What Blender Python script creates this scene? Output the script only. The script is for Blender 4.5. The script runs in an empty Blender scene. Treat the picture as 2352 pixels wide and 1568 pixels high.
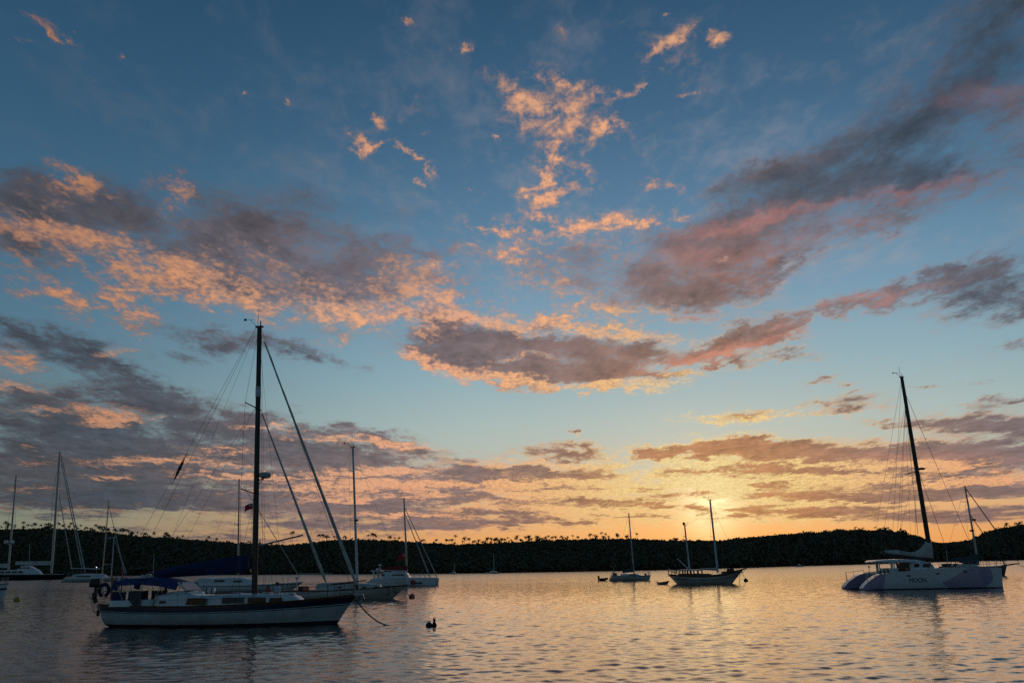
import bpy, bmesh, math, random
import numpy as np
from mathutils import Vector, Matrix, noise as mnoise

scene = bpy.context.scene
COL = scene.collection
R = math.radians

# ------------------------------------------------------------------ camera
CAM_H = 2.6                       # eye height above the water, m
FPX, IW, IH = 2000.0, 2352.0, 1568.0     # focal length and frame in survey units
PITCH, ROLL = math.atan((1301 - 784) / FPX), 0.0155
_f = Vector((0, math.cos(PITCH), math.sin(PITCH)))
_r0 = Vector((1, 0, 0))
_u0 = _r0.cross(_f)
_r = _r0 * math.cos(ROLL) - _u0 * math.sin(ROLL)
_u = _u0 * math.cos(ROLL) + _r0 * math.sin(ROLL)
EYE = Vector((0, 0, CAM_H))
cam_d = bpy.data.cameras.new("camera")
cam_d.sensor_width = 36.0
cam_d.lens = 36.0 * FPX / IW
cam_d.clip_start = 0.1
cam_d.clip_end = 20000
cam = bpy.data.objects.new("camera", cam_d)
COL.objects.link(cam)
cam.matrix_world = Matrix(((_r.x, _u.x, -_f.x, 0), (_r.y, _u.y, -_f.y, 0), (_r.z, _u.z, -_f.z, CAM_H), (0, 0, 0, 1)))
scene.camera = cam


def ray(px, py):
    """survey bearing (photo measured at 2352 wide) -> direction from the eye"""
    return (_f + _r * ((px - IW / 2) / FPX) - _u * ((py - IH / 2) / FPX)).normalized()


def at(px, py, y):
    """point at forward distance y on a survey bearing"""
    d = ray(px, py)
    return EYE + d * (y / d.y)


def lin(c):
    return tuple(((v / 255 + 0.055) / 1.055) ** 2.4 if v / 255 > 0.04045 else v / 255 / 12.92 for v in c)


# ------------------------------------------------------------------ world: dusk sky and its clouds
SUN_DIR = ray(1632, 1160)
SUN_AZ, SUN_EL = math.atan2(SUN_DIR.x, SUN_DIR.y), math.asin(SUN_DIR.z)

scene.view_settings.view_transform = 'Standard'
scene.view_settings.look = 'None'
scene.view_settings.exposure = 0
scene.view_settings.gamma = 1
scene.cycles.use_denoising = False


def chart(px, py):
    d = ray(px, py)
    return math.degrees(math.atan2(d.x, d.y)), math.degrees(math.asin(d.z))


class Nodes:
    """tiny expression builder over a node tree"""

    def __init__(self, nt):
        self.nt = nt

    def n(self, t, **k):
        nd = self.nt.nodes.new(t)
        for a, b in k.items():
            setattr(nd, a, b)
        return nd

    def put(self, sock, v):
        if isinstance(v, bpy.types.NodeSocket):
            self.nt.links.new(v, sock)
        elif v is not None:
            if hasattr(sock.default_value, '__len__'):
                v = tuple(v)
                sock.default_value = v if len(v) == len(sock.default_value) else (*v, 1.0)
            else:
                sock.default_value = v

    def m(self, op, a, b=None, c=None, clamp=False):
        nd = self.n('ShaderNodeMath', operation=op)
        nd.use_clamp = clamp
        for s, v in zip(nd.inputs, (a, b, c)):
            self.put(s, v)
        return nd.outputs[0]

    def v(self, op, a, b=None, scale=None):
        nd = self.n('ShaderNodeVectorMath', operation=op)
        self.put(nd.inputs[0], a)
        self.put(nd.inputs[1], b)
        if scale is not None:
            self.put(nd.inputs['Scale'], scale)
        return nd.outputs['Value'] if op in ('DOT_PRODUCT', 'LENGTH', 'DISTANCE') else nd.outputs[0]

    def xyz(self, x, y, z):
        nd = self.n('ShaderNodeCombineXYZ')
        for s, v in zip(nd.inputs, (x, y, z)):
            self.put(s, v)
        return nd.outputs[0]

    def sep(self, v):
        nd = self.n('ShaderNodeSeparateXYZ')
        self.put(nd.inputs[0], v)
        return nd.outputs

    def noise(self, vec, scale, detail=5, rough=0.55, dist=0.0, color=False, lac=2.0, dims='3D'):
        nd = self.n('ShaderNodeTexNoise', noise_dimensions=dims)
        self.put(nd.inputs['Vector'], vec)
        nd.inputs['Scale'].default_value = scale
        nd.inputs['Detail'].default_value = detail
        nd.inputs['Roughness'].default_value = rough
        nd.inputs['Lacunarity'].default_value = lac
        nd.inputs['Distortion'].default_value = dist
        return nd.outputs['Color' if color else 0]

    def step(self, x, a, b, lo=0.0, hi=1.0):
        nd = self.n('ShaderNodeMapRange', interpolation_type='SMOOTHSTEP')
        for s, v in zip(nd.inputs, (x, a, b, lo, hi)):
            self.put(s, v)
        return nd.outputs[0]

    def lerp(self, x, a, b, lo=0.0, hi=1.0):
        nd = self.n('ShaderNodeMapRange', interpolation_type='LINEAR')
        for s, v in zip(nd.inputs, (x, a, b, lo, hi)):
            self.put(s, v)
        return nd.outputs[0]

    def mix(self, f, a, b, mode='MIX'):
        nd = self.n('ShaderNodeMix', data_type='RGBA', blend_type=mode)
        self.put(nd.inputs[0], f)
        self.put(nd.inputs[6], a)
        self.put(nd.inputs[7], b)
        return nd.outputs[2]

    def ramp(self, x, stops, lo, hi, interp='LINEAR'):
        """stops: (value, srgb colour); x in [lo, hi]"""
        f = self.lerp(x, lo, hi)
        nd = self.n('ShaderNodeValToRGB')
        cr = nd.color_ramp
        cr.interpolation = interp
        while len(cr.elements) < len(stops):
            cr.elements.new(0.5)
        for e, (p, c) in zip(cr.elements, stops):
            e.position = (p - lo) / (hi - lo)
            e.color = (*lin(c), 1)
        self.put(nd.inputs[0], f)
        return nd.outputs[0]


# cloud strokes, each (x0, y0, x1, y1, half width, weight) measured on the photo and turned into azimuth and elevation
GREY = [
    # left bank
    (-60, 470, 330, 520, 60, 1.0), (300, 520, 700, 580, 52, .95), (550, 590, 1000, 640, 45, .75), (150, 395, 520, 450, 38, .5),
    (600, 440, 960, 505, 26, .55), (-40, 560, 260, 600, 30, .6), (300, 620, 800, 660, 34, .8), (650, 660, 1000, 690, 30, .7),
    (0, 400, 120, 420, 40, .5), (850, 560, 1120, 575, 16, .5), (560, 480, 820, 540, 30, .5), (200, 330, 420, 350, 30, .2),
    (-60, 430, 260, 470, 40, .4), (200, 470, 600, 520, 42, .3), (560, 540, 900, 580, 34, .4), (850, 600, 1040, 660, 30, .4), (-40, 520, 300, 570, 36, .5), (250, 650, 620, 680, 26, .7), (620, 700, 960, 730, 24, .75), (700, 755, 820, 765, 12, .5),
    (270, 700, 340, 770, 24, .5),
    # lower left
    (-40, 745, 130, 790, 34, .8), (110, 790, 300, 850, 36, 1.0), (-40, 830, 110, 850, 30, .7), (380, 768, 640, 790, 24, .85),
    (640, 795, 830, 850, 20, .85), (350, 815, 470, 832, 15, .6), (-40, 905, 280, 905, 26, .75), (250, 880, 460, 930, 32, .95),
    (-60, 965, 420, 985, 42, 1.05), (420, 965, 760, 1000, 34, 1.0), (740, 990, 1010, 1035, 18, .95), (-60, 1035, 560, 1050, 42, 1.0),
    (500, 1045, 980, 1065, 28, .8), (-60, 1100, 420, 1115, 40, 1.05), (380, 1095, 1000, 1105, 26, .85), (-60, 1150, 480, 1152, 20, .95),
    (420, 1140, 1000, 1145, 18, .75), (560, 1172, 1100, 1182, 9, .75), (20, 1182, 300, 1184, 5, .6), (460, 1200, 760, 1204, 7, .7),
    (340, 1232, 860, 1236, 14, .8), (700, 1208, 1080, 1212, 6, .6), (40, 1190, 180, 1192, 4, .5), (230, 1216, 350, 1218, 5, .6),
    # middle cloud
    (955, 735, 1080, 775, 34, 1.1), (980, 780, 1300, 800, 38, 1.2), (1250, 800, 1540, 815, 36, 1.25), (1080, 835, 1330, 860, 20, 1.1), (1280, 855, 1520, 868, 22, 1.15), (930, 812, 1060, 840, 12, .9),
    (910, 815, 1150, 855, 15, 1.0), (1040, 862, 1300, 888, 12, 1.0), (1260, 893, 1530, 893, 10, 1.0), (1480, 868, 1600, 862, 6, .9), (1000, 722, 1240, 744, 14, .75), (1220, 746, 1520, 776, 10, .8),
    (1250, 620, 1750, 640, 50, .42), (1380, 565, 1850, 560, 36, .5), (1300, 690, 1700, 695, 26, .42), (1200, 590, 1420, 600, 24, .35),
    # right arm
    (1560, 832, 1720, 785, 20, 1.1), (1660, 780, 1900, 728, 24, 1.1), (1850, 728, 2120, 662, 22, 1.2), (2080, 665, 2380, 582, 32, 1.2), (1720, 800, 1880, 770, 14, .7),
    (2160, 705, 2440, 668, 42, 1.1), (1600, 825, 1760, 822, 14, .6), (1740, 828, 1900, 808, 11, .75), (2310, 790, 2400, 775, 14, .7),
    (1540, 720, 1700, 740, 14, .5), (1700, 720, 1760, 735, 25, .3),
    # big dark bank at the right
    (1560, 520, 1900, 460, 34, 1.1), (1820, 450, 2380, 360, 55, 1.35), (1650, 430, 1960, 340, 36, 1.0), (1950, 320, 2352, 235, 48, .8),
    (2060, 230, 2420, 120, 75, .8), (2180, 60, 2420, 20, 80, .6), (1850, 200, 2050, 120, 50, .22), (1500, 560, 1900, 535, 40, .8), (1900, 540, 2200, 480, 20, .6),
    (1430, 620, 1720, 600, 45, .62), (1240, 640, 1560, 650, 36, .5), (1480, 690, 1700, 670, 32, .5), (1700, 640, 1850, 590, 18, .45),
    # lower right
    (1830, 884, 1940, 866, 9, .7), (1850, 935, 2020, 910, 17, .8), (1560, 960, 1840, 958, 12, .85), (1840, 955, 2050, 935, 8, .6),
    (1990, 972, 2140, 972, 9, .7), (2110, 965, 2420, 975, 22, .95), (2220, 938, 2420, 908, 10, .8), (2080, 882, 2230, 878, 5, .5),
    (2110, 1030, 2260, 1020, 8, .8), (2230, 882, 2352, 862, 4, .5),
    # round the sun
    (1190, 1042, 1390, 1028, 16, 1.0), (1300, 990, 1330, 994, 6, .8), (1100, 1085, 1480, 1092, 14, .85), (1430, 1045, 1560, 1035, 15, .9),
    (1540, 1022, 1800, 1015, 19, 1.1), (1600, 1040, 2100, 1042, 20, 1.15), (2000, 1030, 2420, 1050, 20, .9), (1560, 1082, 1900, 1078, 14, .95),
    (1850, 1090, 2420, 1085, 20, .95), (1560, 1108, 2200, 1108, 10, .7), (1000, 1105, 1420, 1120, 13, .8), (1000, 1145, 1420, 1150, 6, .7), (1700, 1140, 2120, 1144, 7, .95),
    (1640, 1168, 1960, 1172, 5, .85), (1990, 1190, 2260, 1194, 7, .8), (1340, 1184, 1560, 1182, 3, .6), (1250, 1200, 1400, 1204, 3, .6),
    (900, 1195, 1300, 1200, 5, .5), (1430, 1126, 1500, 1122, 6, .6),
]
CELLS = [
    (-20, 500, 260, 560, 28, .8), (0, 575, 90, 610, 16, .8), (30, 650, 210, 720, 24, .5), (200, 590, 420, 640, 32, .8), (270, 680, 340, 760, 30, .9), (300, 660, 620, 690, 22, 1.0),
    (500, 610, 760, 650, 28, .7), (640, 720, 900, 735, 22, 1.0), (760, 770, 810, 765, 12, .8), (850, 700, 1010, 660, 26, .9), (820, 640, 1020, 600, 34, .75), (250, 820, 315, 810, 11, 1.0),
    (-20, 815, 80, 835, 18, 1.0), (1130, 575, 1240, 600, 14, .6), (1000, 700, 1060, 690, 20, .7), (700, 800, 780, 795, 10, .7),
    (40, 440, 240, 470, 30, .6), (150, 380, 220, 440, 24, .65), (350, 420, 460, 520, 38, .55), (450, 560, 700, 600, 34, .6), (20, 620, 240, 730, 34, .5), (300, 760, 340, 800, 14, .5), (1130, 180, 1240, 300, 30, .45), (900, 640, 1060, 700, 40, .55), (560, 660, 860, 690, 30, .7), (260, 600, 520, 640, 30, .6),
    (1150, 200, 1460, 320, 70, .30), (1180, 330, 1440, 470, 60, .28), (1100, 520, 1500, 600, 50, .32), (1250, 660, 1600, 720, 45, .35), (1450, 60, 1620, 180, 40, .25), (760, 250, 1010, 400, 60, .15),
    (800, 318, 850, 345, 13, 1.1), (850, 345, 910, 318, 11, 1.1), (840, 255, 890, 268, 11, .9), (935, 325, 985, 385, 14, 1.1), (960, 300, 1000, 300, 9, .5),
    (1045, 122, 1100, 112, 11, 1.1), (1250, 160, 1330, 195, 17, .85), (1180, 235, 1260, 235, 20, .65), (1260, 245, 1400, 235, 24, .85), (1415, 235, 1455, 200, 13, 1.1),
    (1240, 305, 1400, 310, 26, .7), (1390, 330, 1420, 280, 18, .95), (1300, 350, 1290, 400, 20, .75), (1290, 400, 1210, 460, 12, 1.0), (1210, 500, 1330, 425, 13, 1.05),
    (1110, 510, 1180, 540, 12, .95), (1180, 540, 1250, 500, 9, .7), (1480, 150, 1590, 65, 19, 1.05), (1620, 95, 1680, 75, 11, .9), (1240, 545, 1420, 505, 14, 1.15), (1400, 505, 1560, 518, 12, 1.1),
    (1460, 420, 1570, 425, 11, .6), (1530, 490, 1590, 480, 14, .7), (1150, 600, 1350, 680, 34, .5), (1060, 715, 1500, 765, 20, .8), (1350, 700, 1540, 720, 18, .6), (1620, 590, 1680, 580, 10, .6),
    (60, 25, 110, 50, 12, .8), (110, 60, 155, 85, 8, .9), (30, 70, 55, 85, 9, .8), (180, 410, 230, 450, 16, .7), (240, 640, 260, 520, 10, .2), (390, 430, 440, 480, 18, .5),
    (1110, 305, 1120, 300, 9, .8), (915, 30, 930, 40, 9, .6), (265, 130, 270, 135, 8, .6), (1535, 15, 1545, 12, 6, .7), (240, 185, 250, 190, 7, .6), (960, 430, 980, 435, 8, .8),
    (1080, 428, 1100, 430, 6, .7), (550, 218, 560, 218, 6, .8), (1530, 210, 1590, 195, 5, .6), (1270, 70, 1300, 60, 18, .3), (900, 270, 1000, 240, 30, .2), (640, 240, 660, 250, 5, .6),
]
LIT = [
    (950, 1118, 1560, 1118, 34, .34), (1700, 1095, 2352, 1095, 30, .22), (650, 1120, 950, 1120, 20, .35), (1640, 1150, 1700, 1120, 22, .5), (1150, 1170, 1600, 1172, 8, .6), (820, 1182, 1200, 1186, 4, .5),
    (-40, 500, 280, 575, 26, 1.0), (200, 590, 600, 660, 34, .8), (270, 680, 620, 700, 30, .8), (640, 710, 1000, 735, 34, 1.0), (-40, 820, 90, 845, 24, 1.1),
    (230, 820, 315, 808, 14, .9), (160, 930, 320, 960, 15, .9), (-40, 885, 110, 892, 8, .9), (40, 935, 140, 940, 7, .8),
    (200, 965, 310, 970, 7, .9), (520, 978, 680, 980, 5, 1.1), (340, 958, 380, 958, 4, .8), (700, 1000, 1010, 1024, 7, 1.2), (440, 1040, 600, 1030, 7, .7),
    (230, 1062, 480, 1052, 8, 1.0), (-20, 1062, 120, 1066, 5, .8), (450, 1072, 560, 1068, 7, .8), (40, 1030, 140, 1032, 6, .5), (180, 1092, 320, 1094, 5, .5), (400, 1090, 700, 1094, 6, 1.0),
    (700, 1085, 1000, 1075, 9, .9), (640, 1112, 1000, 1118, 8, .9), (480, 1135, 700, 1128, 5, .5), (700, 1150, 1000, 1142, 5, .7),
    (1000, 722, 1240, 744, 13, 1.4), (1220, 746, 1520, 776, 10, 1.6), (900, 815, 1090, 850, 13, 1.5), (1050, 860, 1300, 884, 11, 1.6), (1270, 890, 1520, 890, 9, 1.5), (960, 760, 1010, 790, 10, .6), (1120, 818, 1290, 822, 7, .6),
    (1200, 765, 1250, 768, 4, .8), (1500, 866, 1600, 862, 5, 1.0), (1480, 968, 1640, 955, 8, 1.2), (1600, 972, 1860, 958, 8, 1.0), (1740, 990, 1850, 965, 5, .9),
    (1100, 1060, 1400, 1068, 7, 1.1), (1100, 1110, 1560, 1106, 8, 1.1), (1440, 1060, 1700, 1062, 12, 1.1), (1560, 1095, 2100, 1100, 9, 1.1), (1700, 1066, 2352, 1064, 7, 1.0), (1450, 1020, 1600, 1010, 5, .6),
    (1100, 1132, 1600, 1128, 6, 1.0), (1900, 1110, 2352, 1104, 5, .8), (1700, 1154, 2200, 1156, 4, .9), (1500, 1100, 1750, 1130, 18, .6), (1290, 1000, 1330, 1000, 4, 1.0),
    (1600, 1010, 1720, 985, 5, .6), (2000, 1070, 2200, 1072, 8, .8), (2140, 1098, 2352, 1090, 5, .7),
]
RED = [
    (1560, 535, 1900, 485, 12, .9), (1880, 482, 2380, 385, 13, .9), (2150, 240, 2420, 215, 22, .8), (1480, 585, 1800, 575, 22, .5),
    (1500, 842, 1780, 790, 15, 1.2), (1700, 790, 1900, 750, 10, .9), (1850, 722, 2200, 645, 8, .7), (1480, 728, 1640, 728, 6, 1.2), (1850, 545, 2050, 510, 14, .6),
    (1600, 640, 1760, 640, 12, .5), (860, 556, 1110, 575, 11, .7), (1380, 555, 1450, 590, 16, .6), (0, 400, 300, 440, 30, .3), (1750, 600, 1850, 570, 10, .6),
    (1950, 1052, 2300, 1050, 12, .5),
]
SLATE = [
    (200, 990, 900, 1030, 40, .4), (-40, 1040, 500, 1070, 30, .4),
    (1600, 470, 2300, 350, 60, 1.3), (1900, 330, 2352, 180, 70, .9), (2100, 60, 2420, 20, 130, 1.0), (2050, 668, 2420, 600, 40, .7), (2150, 710, 2420, 680, 40, .8),
    (-60, 770, 300, 840, 60, .6), (-60, 1130, 520, 1150, 40, .8), (-60, 990, 420, 980, 45, .5), (350, 800, 850, 840, 40, .6), (1740, 830, 1920, 808, 14, .8),
    (250, 880, 480, 930, 40, .5), (600, 440, 980, 500, 40, .5), (0, 340, 500, 400, 60, .4), (1830, 925, 2060, 880, 30, .3),
]

w = bpy.data.worlds.new("World")
scene.world = w
w.use_nodes = True
w.cycles.sampling_method = 'MANUAL'
w.cycles.sample_map_resolution = 512
N = Nodes(w.node_tree)
N.nt.nodes.clear()
DIR = N.n('ShaderNodeTexCoord').outputs['Generated']
dx, dy, dz = N.sep(DIR)
az0 = N.m('MULTIPLY', N.m('ARCTAN2', dx, dy), 57.29578)
el0 = N.m('MULTIPLY', N.m('ARCSINE', N.m('MAXIMUM', dz, 0.0)), 57.29578)
# cloud deck seen in perspective: noise lives on a level sheet, drawn out along the wind
zz = N.m('ADD', N.m('MAXIMUM', dz, 0.0), 0.085)
deck = N.xyz(N.m('DIVIDE', dx, zz), N.m('MULTIPLY', N.m('DIVIDE', dy, zz), 0.62), 0.0)
wn = N.v('SUBTRACT', N.noise(deck, 5.5, 7, 0.70, color=True), (0.5, 0.5, 0.5))
wamp = N.lerp(el0, 0, 20, 0.9, 6.5)
wx, wy, _ = N.sep(wn)
az = N.m('MULTIPLY_ADD', wx, N.m('MULTIPLY', wamp, 1.5), az0)
el = N.m('MULTIPLY_ADD', wy, N.m('MULTIPLY', wamp, 0.75), el0)
V1 = N.xyz(N.m('MULTIPLY', az, az), N.m('MULTIPLY', az, el), N.m('MULTIPLY', el, el))
V2 = N.xyz(az, el, 1.0)


def field(strokes):
    acc = None
    for x0, y0, x1, y1, hw, wt in strokes:
        a0, e0 = chart(x0, y0)
        a1, e1 = chart(x1, y1)
        cx, cy = (a0 + a1) / 2, (e0 + e1) / 2
        L = math.hypot(a1 - a0, e1 - e0)
        th = math.atan2(e1 - e0, a1 - a0)
        s2 = hw / 34.0
        s1 = max(L / 2 + s2 * 0.4, s2)
        c, s = math.cos(th), math.sin(th)
        A = c * c / s1 ** 2 + s * s / s2 ** 2
        B = 2 * c * s * (1 / s1 ** 2 - 1 / s2 ** 2)
        C = s * s / s1 ** 2 + c * c / s2 ** 2
        k0 = A * cx * cx + B * cx * cy + C * cy * cy
        d1 = N.v('DOT_PRODUCT', V1, (-A, -B, -C))
        d2 = N.v('DOT_PRODUCT', V2, (2 * A * cx + B * cy, 2 * C * cy + B * cx, -k0 + math.log(wt)))
        e = N.m('EXPONENT', N.m('ADD', d1, d2))
        acc = e if acc is None else N.m('ADD', acc, e)
    return acc


sun_ang = N.m('MULTIPLY', N.m('ARCCOSINE', N.v('DOT_PRODUCT', DIR, tuple(SUN_DIR))), 57.29578)
# clear air
warm = N.ramp(el0, [(0, (218, 138, 80)), (1.6, (216, 154, 100)), (3.5, (206, 169, 126)), (6, (180, 184, 172)), (9, (162, 184, 184)),
                    (12, (140, 174, 186)), (17, (112, 152, 178)), (23, (84, 126, 158)), (29, (64, 105, 139)), (36, (50, 90, 124)), (60, (34, 64, 92)), (90, (26, 50, 72))], 0, 90)
cool = N.ramp(el0, [(0, (122, 112, 104)), (2, (120, 124, 110)), (4, (112, 128, 118)), (8, (100, 128, 136)), (14, (84, 120, 142)), (20, (66, 106, 134)),
                    (27, (50, 90, 120)), (36, (36, 74, 104)), (60, (30, 56, 80)), (90, (26, 50, 72))], 0, 90)
air = N.mix(N.step(sun_ang, 14, 46), warm, cool)
sky_tex = N.n('ShaderNodeTexSky', sky_type='NISHITA')
sky_tex.sun_disc = False
sky_tex.sun_elevation = SUN_EL
sky_tex.sun_rotation = SUN_AZ
air = N.mix(0.06, air, N.v('SCALE', sky_tex.outputs[0], scale=0.10))
g1 = N.m('EXPONENT', N.m('DIVIDE', N.m('POWER', sun_ang, 2.0), -2 * 1.2 ** 2))
g2 = N.m('EXPONENT', N.m('DIVIDE', sun_ang, -4.5))
air = N.v('ADD', air, N.v('SCALE', (0.62, 0.54, 0.34), scale=g1))
air = N.v('ADD', air, N.v('SCALE', (0.08, 0.045, 0.018), scale=g2))

# noises on the deck
n_big = N.noise(deck, 2.2, 7, 0.60, 0.3)
n_mid = N.noise(deck, 7.0, 6, 0.62, 0.4)
n_cell = N.noise(deck, 26.0, 5, 0.60, 0.5)
n_fine = N.noise(deck, 62.0, 4, 0.60, 0.3)
n_str = N.noise(N.v('MULTIPLY', V2, (0.10, 1.0, 0.0)), 0.75, 5, 0.6, 0.6)

GF, CF, LF, RF, SF = field(GREY), field(CELLS), field(LIT), field(RED), field(SLATE)
low = N.step(el0, 11, 3)
tex = N.m('ADD', N.m('MULTIPLY', N.m('SUBTRACT', n_big, 0.5), 2.2), N.m('MULTIPLY', N.m('SUBTRACT', n_mid, 0.5), 1.8))
tex = N.m('ADD', tex, N.m('ADD', N.m('MULTIPLY', N.m('SUBTRACT', n_cell, 0.5), 1.2), N.m('MULTIPLY', N.m('SUBTRACT', n_fine, 0.5), 0.7)))
tex = N.m('ADD', tex, N.m('MULTIPLY', N.m('MULTIPLY', N.m('SUBTRACT', n_str, 0.5), 3.4), low))
streaky = N.m('MULTIPLY', N.m('MULTIPLY', N.step(el0, 1.6, 2.8), N.step(el0, 8.0, 5.0)), N.step(az0, -24, -8))
GF = N.m('MULTIPLY_ADD', streaky, 0.68, GF)
gd = N.m('ADD', GF, N.m('MULTIPLY', tex, N.lerp(GF, 0.05, 0.6, 0.12, 0.95)))
g_cov = N.step(gd, 0.10, N.lerp(el0, 5, 22, 0.85, 1.45))
g_thick = N.step(gd, 0.45, 1.05)
# thin altocumulus sheet broken into cells
cd = N.m('ADD', CF, N.m('MULTIPLY', N.m('ADD', N.m('ADD', N.m('MULTIPLY', N.m('SUBTRACT', n_cell, 0.5), 2.6), N.m('MULTIPLY', N.m('SUBTRACT', n_fine, 0.5), 1.8)), N.m('MULTIPLY', N.m('SUBTRACT', n_mid, 0.5), 2.4)), N.lerp(CF, 0.02, 0.35, 0.12, 1.0)))
c_cov = N.m('MULTIPLY', N.step(cd, 0.05, 1.45), 0.93)

lit_col = N.ramp(sun_ang, [(0, (255, 238, 170)), (5, (255, 222, 146)), (10, (255, 200, 134)), (15, (255, 184, 126)), (20, (250, 178, 130)), (28, (234, 172, 130)), (36, (214, 152, 112)), (48, (200, 136, 92)), (80, (150, 110, 100))], 0, 80)
gry_col = N.ramp(sun_ang, [(0, (204, 140, 86)), (6, (172, 120, 86)), (11, (140, 108, 96)), (18, (122, 104, 106)), (28, (108, 95, 100)), (38, (88, 82, 88)), (50, (66, 67, 74)), (90, (58, 62, 72))], 0, 90)
slt_col = N.ramp(sun_ang, [(0, (150, 120, 100)), (15, (98, 98, 106)), (25, (64, 74, 88)), (36, (54, 66, 80)), (50, (58, 68, 78)), (90, (50, 60, 70))], 0, 90)
red_col = N.ramp(sun_ang, [(0, (240, 160, 110)), (12, (208, 134, 112)), (22, (156, 102, 96)), (34, (122, 88, 86)), (60, (100, 76, 76))], 0, 60)
gcol = N.mix(N.m('MINIMUM', SF, 1.0), gry_col, slt_col)
gcol = N.mix(N.m('MULTIPLY', N.m('MINIMUM', RF, 1.0), 0.62), gcol, red_col)
shade = N.m('ADD', N.m('ADD', N.lerp(n_mid, 0.3, 0.7, 1.30, 0.72), N.lerp(n_big, 0.3, 0.7, 0.15, -0.15)), N.lerp(n_cell, 0.3, 0.7, -0.14, 0.14))
gcol = N.v('SCALE', gcol, scale=shade)
# where the low sun catches the cloud: brushed areas plus thin edges close to the sun
edge = N.m('MULTIPLY', N.m('SUBTRACT', 1.0, g_thick), N.lerp(sun_ang, 5, 24, 1.0, 0.15))
ltex = N.m('ADD', N.m('MULTIPLY', N.m('SUBTRACT', n_mid, 0.5), 2.0), N.m('ADD', N.m('MULTIPLY', N.m('SUBTRACT', n_cell, 0.5), 1.6), N.m('MULTIPLY', N.m('SUBTRACT', n_fine, 0.5), 1.4)))
n_fil = N.noise(N.v('MULTIPLY', V2, (0.16, 1.8, 0.0)), 1.0, 5, 0.6, 0.8)
ltex = N.m('ADD', ltex, N.m('MULTIPLY', N.m('MULTIPLY', N.m('SUBTRACT', n_fil, 0.48), 7.5), low))
lit = N.m('ADD', N.m('ADD', LF, edge), N.m('MULTIPLY', ltex, N.lerp(LF, 0.0, 0.5, 0.30, 0.75)))
lit = N.step(lit, 0.12, N.lerp(low, 0, 1, 1.2, 0.85))
veil = N.step(N.m('ADD', N.m('ADD', N.m('MULTIPLY', n_big, 0.45), N.m('MULTIPLY', n_mid, 0.35)), N.m('MULTIPLY', n_cell, 0.2)), 0.46, 0.66)
air = N.mix(N.m('MULTIPLY', veil, N.lerp(el0, 8, 18, 0.0, 0.50)), air, N.ramp(sun_ang, [(0, (196, 180, 170)), (20, (158, 156, 164)), (35, (108, 116, 130)), (60, (60, 74, 92))], 0, 60))
c_thick = N.step(cd, 0.35, 1.8)
mauve = N.mix(0.5, lit_col, gry_col)
cell_col = N.mix(c_thick, N.mix(0.6, lit_col, gry_col), lit_col)
bright = N.step(N.m('ADD', N.m('MULTIPLY', n_fine, 0.55), N.m('MULTIPLY', n_cell, 0.45)), 0.36, 0.60)
lit_tex = N.mix(bright, mauve, lit_col)
col = N.mix(c_cov, air, cell_col)
gcol = N.mix(N.m('MULTIPLY', lit, 0.92), gcol, lit_tex)
col = N.mix(N.m('MULTIPLY', g_cov, N.m('SUBTRACT', 0.93, N.m('MULTIPLY', c_cov, 0.5))), col, gcol)
# the far side of the sky is deep dusk
col = N.v('SCALE', col, scale=N.step(sun_ang, 40, 110, 1.0, 0.75))
bg = N.n('ShaderNodeBackground')
N.put(bg.inputs[0], col)
bg.inputs[1].default_value = 1.0
N.put(N.n('ShaderNodeOutputWorld').inputs[0], bg.outputs[0])

sun_d = bpy.data.lights.new("sun", 'SUN')
sun_d.energy = 0.16
sun_d.color = (1.0, 0.56, 0.25)
sun_d.angle = R(36)
sun = bpy.data.objects.new("sun", sun_d)
COL.objects.link(sun)
sun.rotation_euler = (-SUN_DIR).to_track_quat('-Z', 'Y').to_euler()

# ------------------------------------------------------------------ helpers
rng = np.random.default_rng(7)
random.seed(7)


def project(p):
    d = Vector(p) - EYE
    k = FPX / d.dot(_f)
    return IW / 2 + d.dot(_r) * k, IH / 2 - d.dot(_u) * k


def ground(px, py):
    d = ray(px, py)
    return EYE + d * (-CAM_H / d.z)


def mat(name, rgb, rough=0.5, metal=0.0, vary=0.15, scale=3.0, coat=0.0):
    m = bpy.data.materials.new(name)
    m.use_nodes = True
    n = Nodes(m.node_tree)
    b = m.node_tree.nodes['Principled BSDF']
    c = n.n('ShaderNodeTexCoord').outputs['Object']
    f = n.noise(c, scale, 5, 0.6)
    lo = tuple(v * (1 - vary) for v in rgb)
    hi = tuple(min(1, v * (1 + vary)) for v in rgb)
    n.put(b.inputs['Base Color'], n.mix(n.step(f, 0.35, 0.65), (*lo, 1), (*hi, 1)))
    n.put(b.inputs['Roughness'], n.lerp(f, 0.3, 0.7, rough * 0.85, min(1, rough * 1.15)))
    b.inputs['Metallic'].default_value = metal
    b.inputs['Coat Weight'].default_value = coat
    return m


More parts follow.
